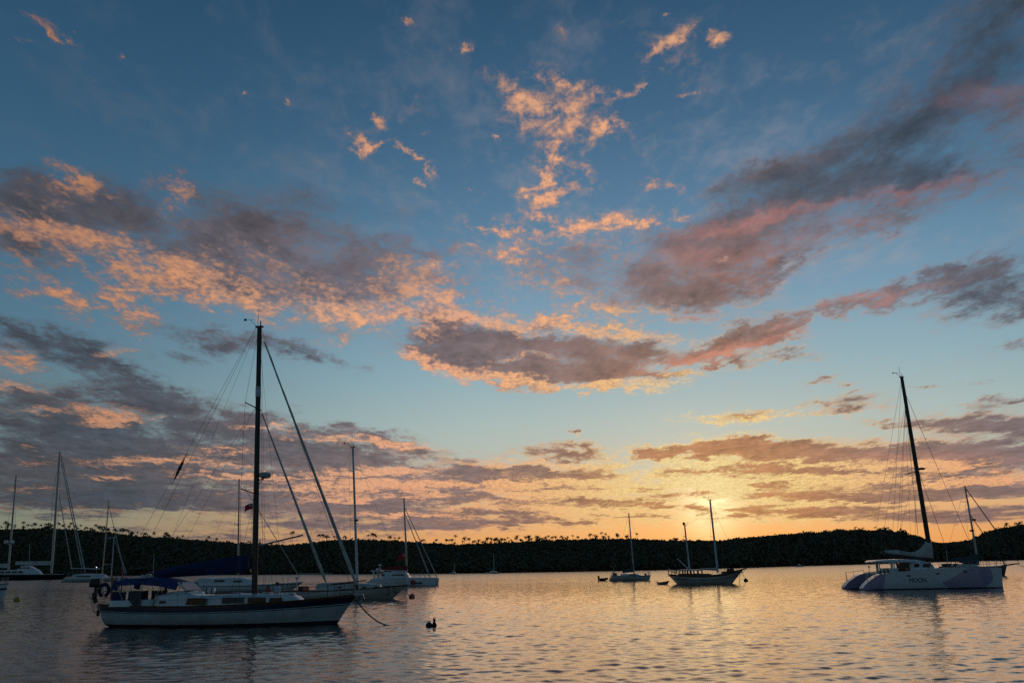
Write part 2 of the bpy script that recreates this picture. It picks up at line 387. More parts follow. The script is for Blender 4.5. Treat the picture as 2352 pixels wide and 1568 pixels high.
class MB:
    """collects shapes into one mesh"""

    def __init__(self):
        self.v, self.f, self.mi = [], [], []

    def add(self, vs, fs, mi=0):
        o = len(self.v)
        self.v += [tuple(map(float, p)) for p in vs]
        self.f += [tuple(i + o for i in f) for f in fs]
        self.mi += [mi] * len(fs) if isinstance(mi, int) else list(mi)
        return self

    def box(self, c, s, rz=0.0, ry=0.0, mi=0, bev=0.0):
        bm = bmesh.new()
        bmesh.ops.create_cube(bm, size=1)
        bmesh.ops.scale(bm, vec=s, verts=bm.verts)
        if bev:
            bmesh.ops.bevel(bm, geom=list(bm.edges), offset=bev, segments=2, affect='EDGES', profile=0.6)
        M = Matrix.Translation(c) @ Matrix.Rotation(rz, 4, 'Z') @ Matrix.Rotation(ry, 4, 'Y')
        bm.transform(M)
        bm.verts.index_update()
        self.add([v.co for v in bm.verts], [[v.index for v in f.verts] for f in bm.faces], mi)
        bm.free()
        return self

    def tube(self, pts, r, n=8, cap=True, mi=0, flat=1.0):
        """tube along points; r is one radius or one per point; flat squashes it sideways"""
        P = [Vector(p) for p in pts]
        rs = [r] * len(P) if isinstance(r, (int, float)) else list(r)
        vs, fs = [], []
        prev = None
        for i, p in enumerate(P):
            t = (P[min(i + 1, len(P) - 1)] - P[max(i - 1, 0)]).normalized()
            if prev is None:
                a = Vector((0, 1, 0)) if abs(t.y) < 0.9 else Vector((1, 0, 0))
            else:
                a = prev
            a = (a - t * a.dot(t)).normalized()
            b = t.cross(a)
            prev = a
            for k in range(n):
                w = 2 * math.pi * k / n
                vs.append(p + a * (math.cos(w) * rs[i] * flat) + b * (math.sin(w) * rs[i]))
        for i in range(len(P) - 1):
            for k in range(n):
                k2 = (k + 1) % n
                fs.append((i * n + k, i * n + k2, (i + 1) * n + k2, (i + 1) * n + k))
        if cap:
            fs.append(tuple(range(n - 1, -1, -1)))
            fs.append(tuple((len(P) - 1) * n + k for k in range(n)))
        return self.add(vs, fs, mi)

    def rings(self, rings, mi=0, cap0=True, cap1=True, top=None):
        """loft through equal-length rings of points"""
        n = len(rings[0])
        vs = [p for r in rings for p in r]
        fs = [(i * n + k, i * n + (k + 1) % n, (i + 1) * n + (k + 1) % n, (i + 1) * n + k) for i in range(len(rings) - 1) for k in range(n)]
        if cap0:
            fs.append(tuple(range(n - 1, -1, -1)))
        if cap1:
            L = (len(rings) - 1) * n
            if top is None:
                fs.append(tuple(L + k for k in range(n)))
            else:
                vs.append(top)
                fs += [(L + k, L + (k + 1) % n, len(vs) - 1) for k in range(n)]
        return self.add(vs, fs, mi)

    def plan(self, levels, n=32, p=5.0, mi=0, crown=0.0, yc=0.0):
        """stacked super-ellipse plans: (z, x aft, x fore, half width aft, half width fore)"""
        R_ = []
        for z, xa, xb, wa, wb in levels:
            ring = []
            for k in range(n):
                t = 2 * math.pi * (k + 0.5) / n
                c, s = math.cos(t), math.sin(t)
                q = (abs(c) ** p + abs(s) ** p) ** (-1 / p)
                ux, uy = c * q, s * q
                f = (ux + 1) / 2
                ring.append(((xa + xb) / 2 + ux * (xb - xa) / 2, yc + uy * (wa + (wb - wa) * f), z))
            R_.append(ring)
        z, xa, xb, wa, wb = levels[-1]
        return self.rings(R_, mi, top=((xa + xb) / 2, yc, z + crown))

    def lathe(self, prof, c=(0, 0, 0), n=16, mi=0):
        vs = [(c[0] + r * math.cos(2 * math.pi * k / n), c[1] + r * math.sin(2 * math.pi * k / n), c[2] + z) for r, z in prof for k in range(n)]
        fs = [(i * n + k, i * n + (k + 1) % n, (i + 1) * n + (k + 1) % n, (i + 1) * n + k) for i in range(len(prof) - 1) for k in range(n)]
        return self.add(vs, fs, mi)

    def sphere(self, c, r, n=14, mi=0, sz=1.0):
        prof = [(r * math.sin(math.pi * i / 10) + 1e-4, -r * sz * math.cos(math.pi * i / 10)) for i in range(11)]
        return self.lathe(prof, c, n, mi)

    def build(self, name, mats, parent=None, smooth=True):
        me = bpy.data.meshes.new(name)
        me.from_pydata(self.v, [], self.f)
        for m in (mats if isinstance(mats, (list, tuple)) else [mats]):
            me.materials.append(m)
        me.polygons.foreach_set('material_index', self.mi)
        me.validate()
        bm = bmesh.new()
        bm.from_mesh(me)
        bmesh.ops.recalc_face_normals(bm, faces=bm.faces)
        bm.to_mesh(me)
        bm.free()
        if smooth:
            me.shade_smooth()
            me.set_sharp_from_angle(angle=R(38))
        o = bpy.data.objects.new(name, me)
        COL.objects.link(o)
        if parent is not None:
            o.parent = parent
        return o


def tag(o, label=None, cat=None, group=None, kind=None):
    for k, v in (('label', label), ('category', cat), ('group', group), ('kind', kind)):
        if v:
            o[k] = v
    return o


def empty(name, loc, rz=0.0):
    o = bpy.data.objects.new(name, None)
    o.empty_display_size = 0.3
    COL.objects.link(o)
    o.location = loc
    o.rotation_euler = (0, 0, rz)
    return o


def lerp(a, b, t):
    return a + (b - a) * t


M = {
    'gel': mat('white_gelcoat', (0.72, 0.74, 0.74), 0.28, vary=0.08, scale=0.8, coat=0.3),
    'aged': mat('aged_white_gelcoat', (0.50, 0.53, 0.54), 0.35, vary=0.16, scale=1.3),
    'gel2': mat('cream_gelcoat', (0.60, 0.58, 0.53), 0.4, vary=0.12, scale=0.9),
    'navy': mat('navy_paint', (0.012, 0.018, 0.05), 0.35),
    'dark': mat('black_fittings', (0.02, 0.02, 0.022), 0.45),
    'blackhull': mat('black_hull_paint', (0.010, 0.011, 0.014), 0.18, coat=0.5),
    'anti': mat('antifouling_paint', (0.02, 0.022, 0.03), 0.8),
    'wood': mat('varnished_teak', (0.13, 0.055, 0.022), 0.4, vary=0.35, scale=4),
    'deck': mat('weathered_deck', (0.38, 0.35, 0.30), 0.75, vary=0.2, scale=2),
    'glass': mat('dark_cabin_glass', (0.025, 0.018, 0.012), 0.06),
    'alu': mat('grey_mast_alloy', (0.42, 0.43, 0.44), 0.42, metal=0.6),
    'whitemast': mat('white_painted_spar', (0.66, 0.67, 0.67), 0.4),
    'blackmast': mat('black_painted_spar', (0.012, 0.011, 0.011), 0.35),
    'steel': mat('stainless_tube', (0.35, 0.35, 0.36), 0.4, metal=1.0),
    'wire': mat('rigging_wire', (0.10, 0.10, 0.10), 0.5, metal=0.4),
    'blue': mat('royal_blue_canvas', (0.016, 0.042, 0.16), 0.85, vary=0.3, scale=2.5),
    'dblue': mat('dark_blue_canvas', (0.012, 0.02, 0.085), 0.85, vary=0.3, scale=2.0),
    'red': mat('dark_red_canvas', (0.20, 0.018, 0.02), 0.85, vary=0.3),
    'grey': mat('grey_canvas', (0.48, 0.46, 0.42), 0.85, vary=0.25, scale=1.2),
    'dgrey': mat('charcoal_canvas', (0.07, 0.075, 0.08), 0.85, vary=0.25, scale=1.2),
    'sail': mat('furled_sailcloth', (0.52, 0.50, 0.47), 0.8, vary=0.2, scale=3),
    'rope': mat('wet_rope', (0.10, 0.075, 0.05), 0.85, vary=0.3, scale=12),
    'rubber': mat('black_rubber', (0.022, 0.022, 0.024), 0.7),
    'orange': mat('orange_buoy_plastic', (0.50, 0.09, 0.03), 0.5, vary=0.25),
    'yellow': mat('yellow_buoy_plastic', (0.42, 0.30, 0.03), 0.5, vary=0.25),
    'pink': mat('faded_red_vinyl', (0.42, 0.10, 0.09), 0.5, vary=0.2),
    'wvinyl': mat('grey_white_vinyl', (0.50, 0.52, 0.55), 0.45, vary=0.1),
    'flagred': mat('red_flag_cloth', (0.55, 0.02, 0.03), 0.8),
    'flagwhite': mat('white_flag_cloth', (0.75, 0.75, 0.73), 0.8),
    'maroon': mat('maroon_flag_cloth', (0.10, 0.012, 0.016), 0.85),
    'redpaint': mat('red_emblem_paint', (0.42, 0.03, 0.03), 0.5),
    'tan': mat('bleached_concrete', (0.30, 0.28, 0.24), 0.9, vary=0.3, scale=0.5),
}
# ------------------------------------------------------------------ water
def wave_height(x, y, r):
    h = np.zeros_like(x)
    g = np.random.default_rng(11)
    for i in range(64):
        lam = 0.24 * (12.0 ** (i / 63.0)) * g.uniform(0.9, 1.1)
        th = g.normal(math.pi, 0.7) if i % 3 == 0 else g.normal(-math.pi / 2, 0.6)      # small crossing ripples
        k = 2 * math.pi / lam
        ph = g.uniform(0, 2 * math.pi)
        slope = 0.0195 * (1.0 if lam < 0.8 else (0.8 / lam) ** 1.3)
        a = slope / k
        cx, cy = math.cos(th), math.sin(th)
        fade = np.clip((lam * 260.0 - r) / (lam * 160.0), 0, 1)
        h += a * np.cos(k * (cx * x + cy * y) + ph + 0.8 * np.sin(0.11 * x * cy - 0.13 * y * cx + i)) * fade
    # calmer and busier patches
    patch = 0.75 + 0.30 * np.sin(0.05 * x + 1.0 + 0.6 * np.sin(0.023 * y)) * np.sin(0.041 * y + 0.5 * np.sin(0.06 * x))
    return h * patch


def make_water():
    az = np.concatenate([np.radians(np.linspace(-180, -47, 28))[:-1], np.radians(np.linspace(-47, 47, 900)), np.radians(np.linspace(47, 180, 28))[1:-1]])
    rs = [9.0]
    while rs[-1] < 9000:
        r = rs[-1]
        rs.append(r + max(0.075, 0.0038 * r) * (1.0 if r < 500 else 1 + (r - 500) / 60))
    rs = np.array(rs)
    A, Rr = np.meshgrid(az, rs)
    X, Y = np.sin(A) * Rr, np.cos(A) * Rr
    Z = wave_height(X, Y, Rr)
    Z *= np.clip((np.radians(46.5) - np.abs(A)) / 0.03, 0, 1) * np.clip((420 - Rr) / 200, 0, 1)
    nc, nr = len(az), len(rs)
    co = np.stack([X, Y, Z], -1).reshape(-1, 3)
    co = np.vstack([co, [[0, 0, 0]]])
    i = np.arange(nr - 1)[:, None] * nc
    j = np.arange(nc)[None, :]
    j2 = (j + 1) % nc
    quads = np.stack([i + j, i + nc + j, i + nc + j2, i + j2], -1).reshape(-1, 4)
    me = bpy.data.meshes.new('water')
    nq = len(quads)
    fan = np.stack([np.full(nc, len(co) - 1), np.arange(nc), (np.arange(nc) + 1) % nc], -1)
    me.vertices.add(len(co))
    me.vertices.foreach_set('co', co.ravel())
    me.loops.add(nq * 4 + nc * 3)
    me.loops.foreach_set('vertex_index', np.concatenate([quads.ravel(), fan.ravel()]))
    me.polygons.add(nq + nc)
    me.polygons.foreach_set('loop_start', np.concatenate([np.arange(nq) * 4, nq * 4 + np.arange(nc) * 3]))
    me.update(calc_edges=True)
    me.validate()
    me.shade_smooth()
    m = bpy.data.materials.new('sea_water')
    m.use_nodes = True
    n = Nodes(m.node_tree)
    b = m.node_tree.nodes['Principled BSDF']
    b.inputs['Base Color'].default_value = (0.006, 0.012, 0.015, 1)
    b.inputs['IOR'].default_value = 1.333
    pos = n.n('ShaderNodeNewGeometry').outputs['Position']
    fine = n.noise(n.v('MULTIPLY', pos, (1.0, 1.0, 0.0)), 5.0, 4, 0.6)
    big = n.noise(n.v('MULTIPLY', pos, (0.35, 1.0, 0.0)), 0.03, 3, 0.5)
    dist = n.v('LENGTH', pos)
    # ruffled open water farther from the moorings
    n.put(b.inputs['Roughness'], n.m('ADD', n.step(dist, 35, 300, 0.06, 0.20), n.m('MULTIPLY', n.m('SUBTRACT', big, 0.5), 0.06)))
    bp = n.n('ShaderNodeBump')
    bp.inputs['Strength'].default_value = 0.35
    bp.inputs['Distance'].default_value = 0.03
    n.put(bp.inputs['Height'], fine)
    n.put(b.inputs['Normal'], bp.outputs[0])
    me.materials.append(m)
    o = bpy.data.objects.new('water', me)
    COL.objects.link(o)
    tag(o, kind='structure')


make_water()

# ------------------------------------------------------------------ far shore
SKY_X = [-400, -100, 0, 100, 200, 250, 330, 400, 470, 520, 580, 650, 720, 760, 820, 900, 960, 1050, 1150, 1250, 1350, 1450, 1550, 1650, 1750, 1850, 1930, 2000, 2070, 2110, 2135, 2160, 2230, 2280, 2352, 2450, 2800]
SKY_Y = [1222, 1216, 1216, 1213, 1219, 1224, 1234, 1236, 1242, 1245, 1249, 1252, 1246, 1240, 1239, 1241, 1246, 1250, 1246, 1241, 1238, 1237, 1241, 1241, 1232, 1224, 1219, 1218, 1222, 1230, 1240, 1249, 1242, 1219, 1206, 1196, 1190]
SHORE_X = [-400, 0, 600, 900, 1100, 1500, 1720, 1960, 2135, 2352, 2800]
SHORE_D = [1300, 1100, 620, 460, 420, 440, 540, 800, 1200, 2000, 2200]


def shore_d(px):
    return float(np.interp(px, SHORE_X, SHORE_D))


def sky_z(px, d):
    py = float(np.interp(px, SKY_X, SKY_Y))
    return at(px, py, d).z


def bearing(px):
    d = ray(px, 1301 - 0.0155 * (px - IW / 2))
    return d.x / d.y


def ridge(px):
    d0 = shore_d(px)
    d1 = d0 * 1.28
    tree = d0 / 115.0
    return d0, d1, max(1.5, sky_z(px, d1) - tree), tree


def ground_z(px, t):
    """t 0 at the waterline .. 1 at the ridge"""
    d0, d1, zr, tree = ridge(px)
    return zr * (1 - (1 - min(t, 1)) ** 1.7) if t <= 1 else zr * (1 - 0.25 * (t - 1))


def make_hills():
    mb = MB()
    pxs = np.linspace(-400, 2800, 260)
    ts = [-0.15, 0, 0.04, 0.12, 0.25, 0.4, 0.55, 0.7, 0.85, 1.0, 1.25, 1.7, 2.5]
    for px in pxs:
        d0, d1, zr, tree = ridge(px)
        for t in ts:
            y = lerp(d0, d1, t)
            z = ground_z(px, t) if t >= 0 else -3.0
            if 0 < t < 2:
                z += mnoise.noise((px * 0.02, t * 3, 0.3)) * zr * 0.05
            mb.v.append((bearing(px) * y, y, max(z, -3)))
    n = len(ts)
    mb.f = [(i * n + k, (i + 1) * n + k, (i + 1) * n + k + 1, i * n + k + 1) for i in range(len(pxs) - 1) for k in range(n - 1)]
    mb.mi = [0] * len(mb.f)
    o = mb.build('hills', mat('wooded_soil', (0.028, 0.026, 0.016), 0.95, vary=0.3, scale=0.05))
    tag(o, kind='structure')
    # a farther ridge seen through the gap beside the right headland
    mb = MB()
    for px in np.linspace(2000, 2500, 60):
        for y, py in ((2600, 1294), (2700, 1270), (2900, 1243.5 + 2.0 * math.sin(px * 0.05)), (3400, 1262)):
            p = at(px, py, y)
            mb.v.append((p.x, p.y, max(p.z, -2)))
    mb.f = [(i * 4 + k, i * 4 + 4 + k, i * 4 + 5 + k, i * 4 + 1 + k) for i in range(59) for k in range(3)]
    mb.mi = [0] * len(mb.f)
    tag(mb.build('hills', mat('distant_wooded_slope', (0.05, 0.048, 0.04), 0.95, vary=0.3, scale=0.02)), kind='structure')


make_hills()


def leaf_mat(name, a, b, scale):
    m = bpy.data.materials.new(name)
    m.use_nodes = True
    n = Nodes(m.node_tree)
    bs = m.node_tree.nodes['Principled BSDF']
    pos = n.n('ShaderNodeNewGeometry').outputs['Position']
    f = n.noise(pos, scale, 3, 0.6)
    n.put(bs.inputs['Base Color'], n.mix(n.step(f, 0.38, 0.62), (*a, 1), (*b, 1)))
    bs.inputs['Roughness'].default_value = 0.7
    bs.inputs['Specular IOR Level'].default_value = 0.25
    return m


LEAF = leaf_mat('tropical_foliage', (0.09, 0.078, 0.038), (0.12, 0.105, 0.052), 0.16)
PALM = leaf_mat('palm_foliage', (0.05, 0.06, 0.03), (0.09, 0.10, 0.05), 0.8)
BARK = mat('palm_bark', (0.12, 0.10, 0.08), 0.9)


def leaf_cloud(centres, radii, per, leaf):
    """many leaf-sized quads spread through crowns: centres (n,3), radii (n,3)"""
    n = len(centres)
    g = np.random.default_rng(5)
    d = g.normal(size=(n, per, 3))
    d /= np.linalg.norm(d, axis=-1, keepdims=True)
    rad = g.uniform(0.55, 1.05, size=(n, per, 1))
    lump = 1 + 0.25 * np.sin(d[..., :1] * 5 + g.uniform(0, 6, (n, 1, 1))) * np.sin(d[..., 1:2] * 6 + g.uniform(0, 6, (n, 1, 1)))
    c = centres[:, None, :] + d * rad * lump * radii[:, None, :]
    nrm = d + g.normal(size=d.shape) * 0.6
    nrm /= np.linalg.norm(nrm, axis=-1, keepdims=True)
    a = np.cross(nrm, g.normal(size=d.shape))
    a /= np.linalg.norm(a, axis=-1, keepdims=True)
    b = np.cross(nrm, a)
    s = leaf[:, None, None] * g.uniform(0.6, 1.4, size=(n, per, 1))
    q = np.stack([c - a * s - b * s * 0.6, c + a * s - b * s * 0.6, c + a * s * 0.7 + b * s * 0.7, c - a * s * 0.7 + b * s * 0.7], 2)
    return q.reshape(-1, 3)


def quads_object(name, co, m):
    me = bpy.data.meshes.new(name)
    nq = len(co) // 4
    me.vertices.add(len(co))
    me.vertices.foreach_set('co', np.asarray(co, np.float32).ravel())
    me.loops.add(nq * 4)
    me.loops.foreach_set('vertex_index', np.arange(nq * 4))
    me.polygons.add(nq)
    me.polygons.foreach_set('loop_start', np.arange(nq) * 4)
    me.update(calc_edges=True)
    me.materials.append(m)
    o = bpy.data.objects.new(name, me)
    COL.objects.link(o)
    return o


def make_forest():
    cs, rs = [], []
    g = np.random.default_rng(3)
    px = -380.0
    while px < 2780:
        d0, d1, zr, tree = ridge(px)
        step = 4.6
        for t in np.concatenate([np.linspace(0.005, 1.0, 21), [1.08]]):
            p2 = px + g.uniform(-5, 5)
            tt = max(0.004, t + g.uniform(-0.03, 0.03))
            y = lerp(d0, d1, tt)
            r = tree * g.uniform(0.42, 0.85)
            if t > 0.9 and g.random() < 0.35:
                r *= 0.6
            z = ground_z(p2, tt)
            top = tree * g.uniform(0.75, 1.12)
            cs.append((bearing(p2) * y, y, z + top - r * 0.75))
            rs.append((r, r, r * g.uniform(0.7, 0.95)))
            cs.append((bearing(p2) * y + g.uniform(-r, r) * 0.5, y - r * 0.3, z + top * 0.45))
            rs.append((r * 0.9, r * 0.8, top * 0.42))
        px += step
    cs, rs = np.array(cs), np.array(rs)
    co = leaf_cloud(cs, rs, 22, rs[:, 0] * 0.27)
    o = quads_object('forest', co, LEAF)
    tag(o, 'dark mass of tropical forest covering the hills along the far shore', 'forest', kind='stuff')


make_forest()


# ------------------------------------------------------------------ coconut palms on the skyline
def palm_meshes(seed):
    g = random.Random(seed)
    lean = g.uniform(-0.8, 0.8)
    H = 12.0
    tr = MB()
    pts = [(lean * (k / 6) ** 2, 0, H * k / 6) for k in range(7)]
    tr.tube(pts, [0.28, 0.2, 0.17, 0.16, 0.15, 0.15, 0.16], 7)
    cr = MB()
    n = g.randint(15, 19)
    for k in range(n):
        a = 2 * math.pi * (k + g.uniform(-0.3, 0.3)) / n
        L = g.uniform(2.6, 4.4)
        el = g.uniform(-0.1, 1.45)
        ca, sa = math.cos(a), math.sin(a)
        x = z = 0.0
        e = el
        left, right = [], []
        for j in range(6):
            w = [0.08, 0.36, 0.5, 0.46, 0.34, 0.05][j]
            bx, by = lean + ca * x, sa * x
            left.append((bx - sa * w, by + ca * w, H + z - w * 0.45))
            right.append((bx + sa * w, by - ca * w, H + z - w * 0.45))
            cr.v.append((bx, by, H + z))
            x += math.cos(e) * L / 5
            z += math.sin(e) * L / 5
            e -= 0.46
        o = len(cr.v) - 6
        cr.v += left + right
        for j in range(5):
            cr.f.append((o + j, o + j + 1, o + 6 + j + 1, o + 6 + j))
            cr.f.append((o + j, o + j + 1, o + 12 + j + 1, o + 12 + j))
    cr.mi = [0] * len(cr.f)
    return tr, cr


PALMS = [(X * .3558, 1010.9 + Y * .3558) for X, Y in ((38, 530), (95, 545), (150, 530), (180, 545), (210, 548), (235, 540), (270, 548), (295, 540), (335, 548), (375, 535), (410, 550), (457, 535), (490, 552), (520, 548), (560, 565), (590, 570), (620, 550),
                                                 (650, 565), (670, 575), (700, 575), (745, 580), (775, 580), (800, 585), (815, 578), (850, 595), (885, 595), (915, 600), (940, 605), (1060, 620), (1090, 618), (1150, 625), (1400, 635))]
PALMS += [((540 + X / 3.92) * .91875, (1260 + Y / 3.92) * .91875) for X, Y in ((735, 280), (750, 275), (315, 368), (1012, 305), (1050, 308), (1085, 315), (1110, 318), (1160, 315), (1190, 325), (1260, 320), (1500, 305), (1535, 295), (1560, 305), (1700, 320), (1755, 330), (1795, 330),
                                                                         (2020, 355), (2255, 345), (2290, 350))]
PALMS += [((1100 + X / 3.853) * .91875, (1300 + Y / 3.853) * .91875) for X, Y in ((62, 190), (145, 150), (238, 172), (285, 182), (330, 205), (378, 195), (412, 205), (440, 208), (490, 205), (520, 190), (540, 175), (560, 190), (590, 180), (622, 185), (680, 190), (725, 178), (780, 190), (822, 163), (855, 182), (890, 178),
                                                                             (930, 158), (945, 165), (1020, 165), (1045, 152), (1080, 165), (1105, 160), (1215, 172), (1275, 148), (1325, 160), (1445, 142), (1500, 150), (1563, 122), (1597, 130), (1620, 155), (1800, 150), (1895, 130), (2260, 180))]
_g = random.Random(21)
PALMS += [(x, float(np.interp(x, [0, 200, 330, 480, 560], [1208, 1210, 1226, 1237, 1245])) - _g.uniform(-3, 6)) for x in [_g.uniform(0, 480) for _ in range(26)]]
PALMS += [(x, float(np.interp(x, [1000, 1150, 1300, 1500], [1246, 1240, 1234, 1233])) - _g.uniform(-3, 7)) for x in [_g.uniform(960, 1420) for _ in range(26)]]
PALMS += [(2312, 1204), (2333, 1202), (2346, 1199), (2292, 1216)]


def copy_tree(o, parent=None):
    c = o.copy()
    COL.objects.link(c)
    if parent is not None:
        c.parent = parent
    for ch in o.children:
        copy_tree(ch, c)
    return c


def make_palms():
    protos = []
    for s in range(4):
        tr, cr = palm_meshes(s)
        root = empty('palm_tree', (0, 0, 0))
        tr.build('trunk', BARK, root)
        cr.build('crown', PALM, root)
        protos.append([root, False])
    for i, (px, py) in enumerate(PALMS):
        d0, d1, zr, tree = ridge(px)
        y = lerp(d0, d1, 0.96)
        p = at(px, py, y)
        s = d0 / 185.0 / 4.3 * random.choice((.7, .85, 1.0, 1.1, 1.25))
        k = protos[i % 4]
        o = copy_tree(k[0]) if k[1] else k[0]
        k[1] = True
        o.scale = (s, s, s * random.uniform(0.9, 1.1))
        o.location = (p.x, p.y, p.z - 12.0 * o.scale[2])
        o.rotation_euler = (0, 0, random.uniform(0, 6.28))
        place = 'on the hill left of the big black mast' if px < 560 else 'on the ridge right of the big black mast' if px < 1720 else 'on the far right hill'
        tag(o, 'coconut palm above the forest skyline ' + place, 'palm tree', 'coconut palms ' + place)


make_palms()


def broad_tree(px, py, wpx, label, seed):
    d0, d1, zr, tree = ridge(px)
    y = lerp(d0, d1, 0.97)
    top = at(px, py, y)
    r = wpx / 2 / FPX * y
    zg = ground_z(px, 0.97)
    root = empty('broadleaf_tree', (top.x, top.y, zg))
    H = top.z - zg
    t = MB().tube([(0, 0, -1), (0.1 * r, 0, H * 0.4), (0, 0.1 * r, H * 0.75)], [r * .14, r * .1, r * .06], 8)
    for a in (0.3, 2.4, 4.4):
        t.tube([(0, 0, H * .45), (math.cos(a) * r * .5, math.sin(a) * r * .5, H * .75)], [r * .07, r * .03], 6)
    t.build('trunk', BARK, root)
    g = np.random.default_rng(seed)
    c = g.normal(size=(14, 3)) * (r * .42, r * .42, r * .28) + (0, 0, H - r * 0.75)
    rr = np.stack([g.uniform(.38, .6, 14) * r] * 3, -1)
    c[:, 2] = np.minimum(c[:, 2], H - rr[:, 2])
    co = leaf_cloud(c, rr, 120, rr[:, 0] * 0.18)
    cr = quads_object('crown', co, LEAF)
    cr.parent = root
    tag(root, label, 'tree')


broad_tree(1928, 1213, 21, 'round-headed tree standing clear of the ridge left of the catamaran', 1)
broad_tree(1972, 1213, 44, 'broad flat-topped tree on the ridge right of the lone round one', 2)
broad_tree(2032, 1212, 54, 'widest tree crown on the headland top behind the catamaran mast', 3)


def conifer():
    px, py = (540 + 430 / 3.92) * .91875, (1260 + 352 / 3.92) * .91875
    d0, d1, zr, tree = ridge(px)
    y = lerp(d0, d1, 0.97)
    top = at(px, py, y)
    zg = ground_z(px, .97)
    H = top.z - zg
    root = empty('conifer_tree', (top.x, top.y, zg))
    MB().tube([(0, 0, -1), (0, 0, H * .9)], [H * .03, H * .008], 7).build('trunk', BARK, root)
    g = np.random.default_rng(9)
    zz_ = np.linspace(0.35, 0.97, 22)
    c = np.stack([g.normal(size=22) * .02 * H, g.normal(size=22) * .02 * H, zz_ * H], -1)
    rr = np.stack([(1.02 - zz_) * H * .28, (1.02 - zz_) * H * .28, np.full(22, H * .03)], -1)
    cr = quads_object('crown', leaf_cloud(c, rr, 60, np.maximum(rr[:, 0] * .25, .12)), LEAF)
    cr.parent = root
    tag(root, 'dark pointed conifer poking above the ridge just right of the big black mast', 'tree')


conifer()


def shore_things():
    # low pale jetty wall at the foot of the wooded slope
    a = at(682, 1318, shore_d(745) * 0.985)
    b = at(808, 1318, shore_d(745) * 0.975)
    root = empty('stone_jetty', ((a.x + b.x) / 2, (a.y + b.y) / 2, 0), math.atan2(b.y - a.y, b.x - a.x))
    L = (b - a).length
    w_ = MB().box((0, 0, 0.1), (L, 2.2, 1.6), bev=0.1)
    w_.build('wall', M['tan'], root)
    for k in range(16):
        MB().box((-L / 2 + L * (k + .5) / 16, -1.16, 0.3), (0.35, 0.12, 1.2), bev=0.03).build('buttress', M['tan'], root)
    tag(root, 'low pale jetty wall along the waterline below the forest, behind the rust-streaked sloop', 'jetty')
    # a pale roof among the trees on the right
    p = at(2228, 1259, lerp(shore_d(2228), shore_d(2228) * 1.28, 0.35))
    root = empty('hillside_house', (p.x, p.y, p.z - 6.0), 0.2)
    MB().box((0, 0, 3), (11, 7, 6)).build('wall', M['gel2'], root)
    r_ = MB()
    r_.add([(-6.2, -4.2, 6), (6.2, -4.2, 6), (6.2, 4.2, 6), (-6.2, 4.2, 6), (-4, 0, 8), (4, 0, 8)], [(0, 1, 5, 4), (1, 2, 5), (2, 3, 4, 5), (3, 0, 4), (3, 2, 1, 0)])
    r_.build('roof', M['gel'], root, smooth=False)
    for x in (-3, 0, 3):
        MB().box((x, -3.52, 3.4), (1.2, 0.1, 1.4)).build('window', M['glass'], root)
    tag(root, 'small house with a pale roof among the trees behind the catamaran', 'house')


shore_things()
# ------------------------------------------------------------------ boats
class Boat:
    """A root Empty on the water; local x runs to the bow, y to port, z up. at(px, py) measures a point of the
    boat's centre plane from the photograph, so every length comes out in metres."""

    def __init__(self, name, label, cat, px, py, y=None, yaw=0.0, group=None):
        g = ground(px, py)
        y = y or g.y
        p = at(px, py, y)
        self.o = Vector((p.x, y, 0))
        self.yaw = R(yaw)
        self.h = Vector((math.cos(self.yaw), math.sin(self.yaw), 0))
        self.n = Vector((-math.sin(self.yaw), math.cos(self.yaw), 0))
        ppx, ppy = project(self.o)
        self.dpx, self.dpy = ppx - px, ppy - py
        self.root = empty(name, self.o, self.yaw)
        tag(self.root, label, cat, group)

    def at(self, px, py, off=0.0):
        d = ray(px + self.dpx, py + self.dpy)
        q = self.o + self.n * off
        t = (q - EYE).dot(self.n) / d.dot(self.n)
        w = EYE + d * t
        return (w - q).dot(self.h), w.z

    def p3(self, px, py, off=0.0):
        s, z = self.at(px, py, off)
        return Vector((s, off, z))

    def add(self, name, mb, m, parent=None, label=None, smooth=True):
        o = mb.build(name, m, parent or self.root, smooth)
        if label:
            o['label'] = label
        return o


def hull_shape(t, tsn, tm=0.45):
    if t < tm:
        u = t / tm
        return tsn + (1 - tsn) * math.sin(u * math.pi / 2) ** 0.9
    u = (t - tm) / (1 - tm)
    return max(0.0, 1 - u ** 2.1) ** 0.95


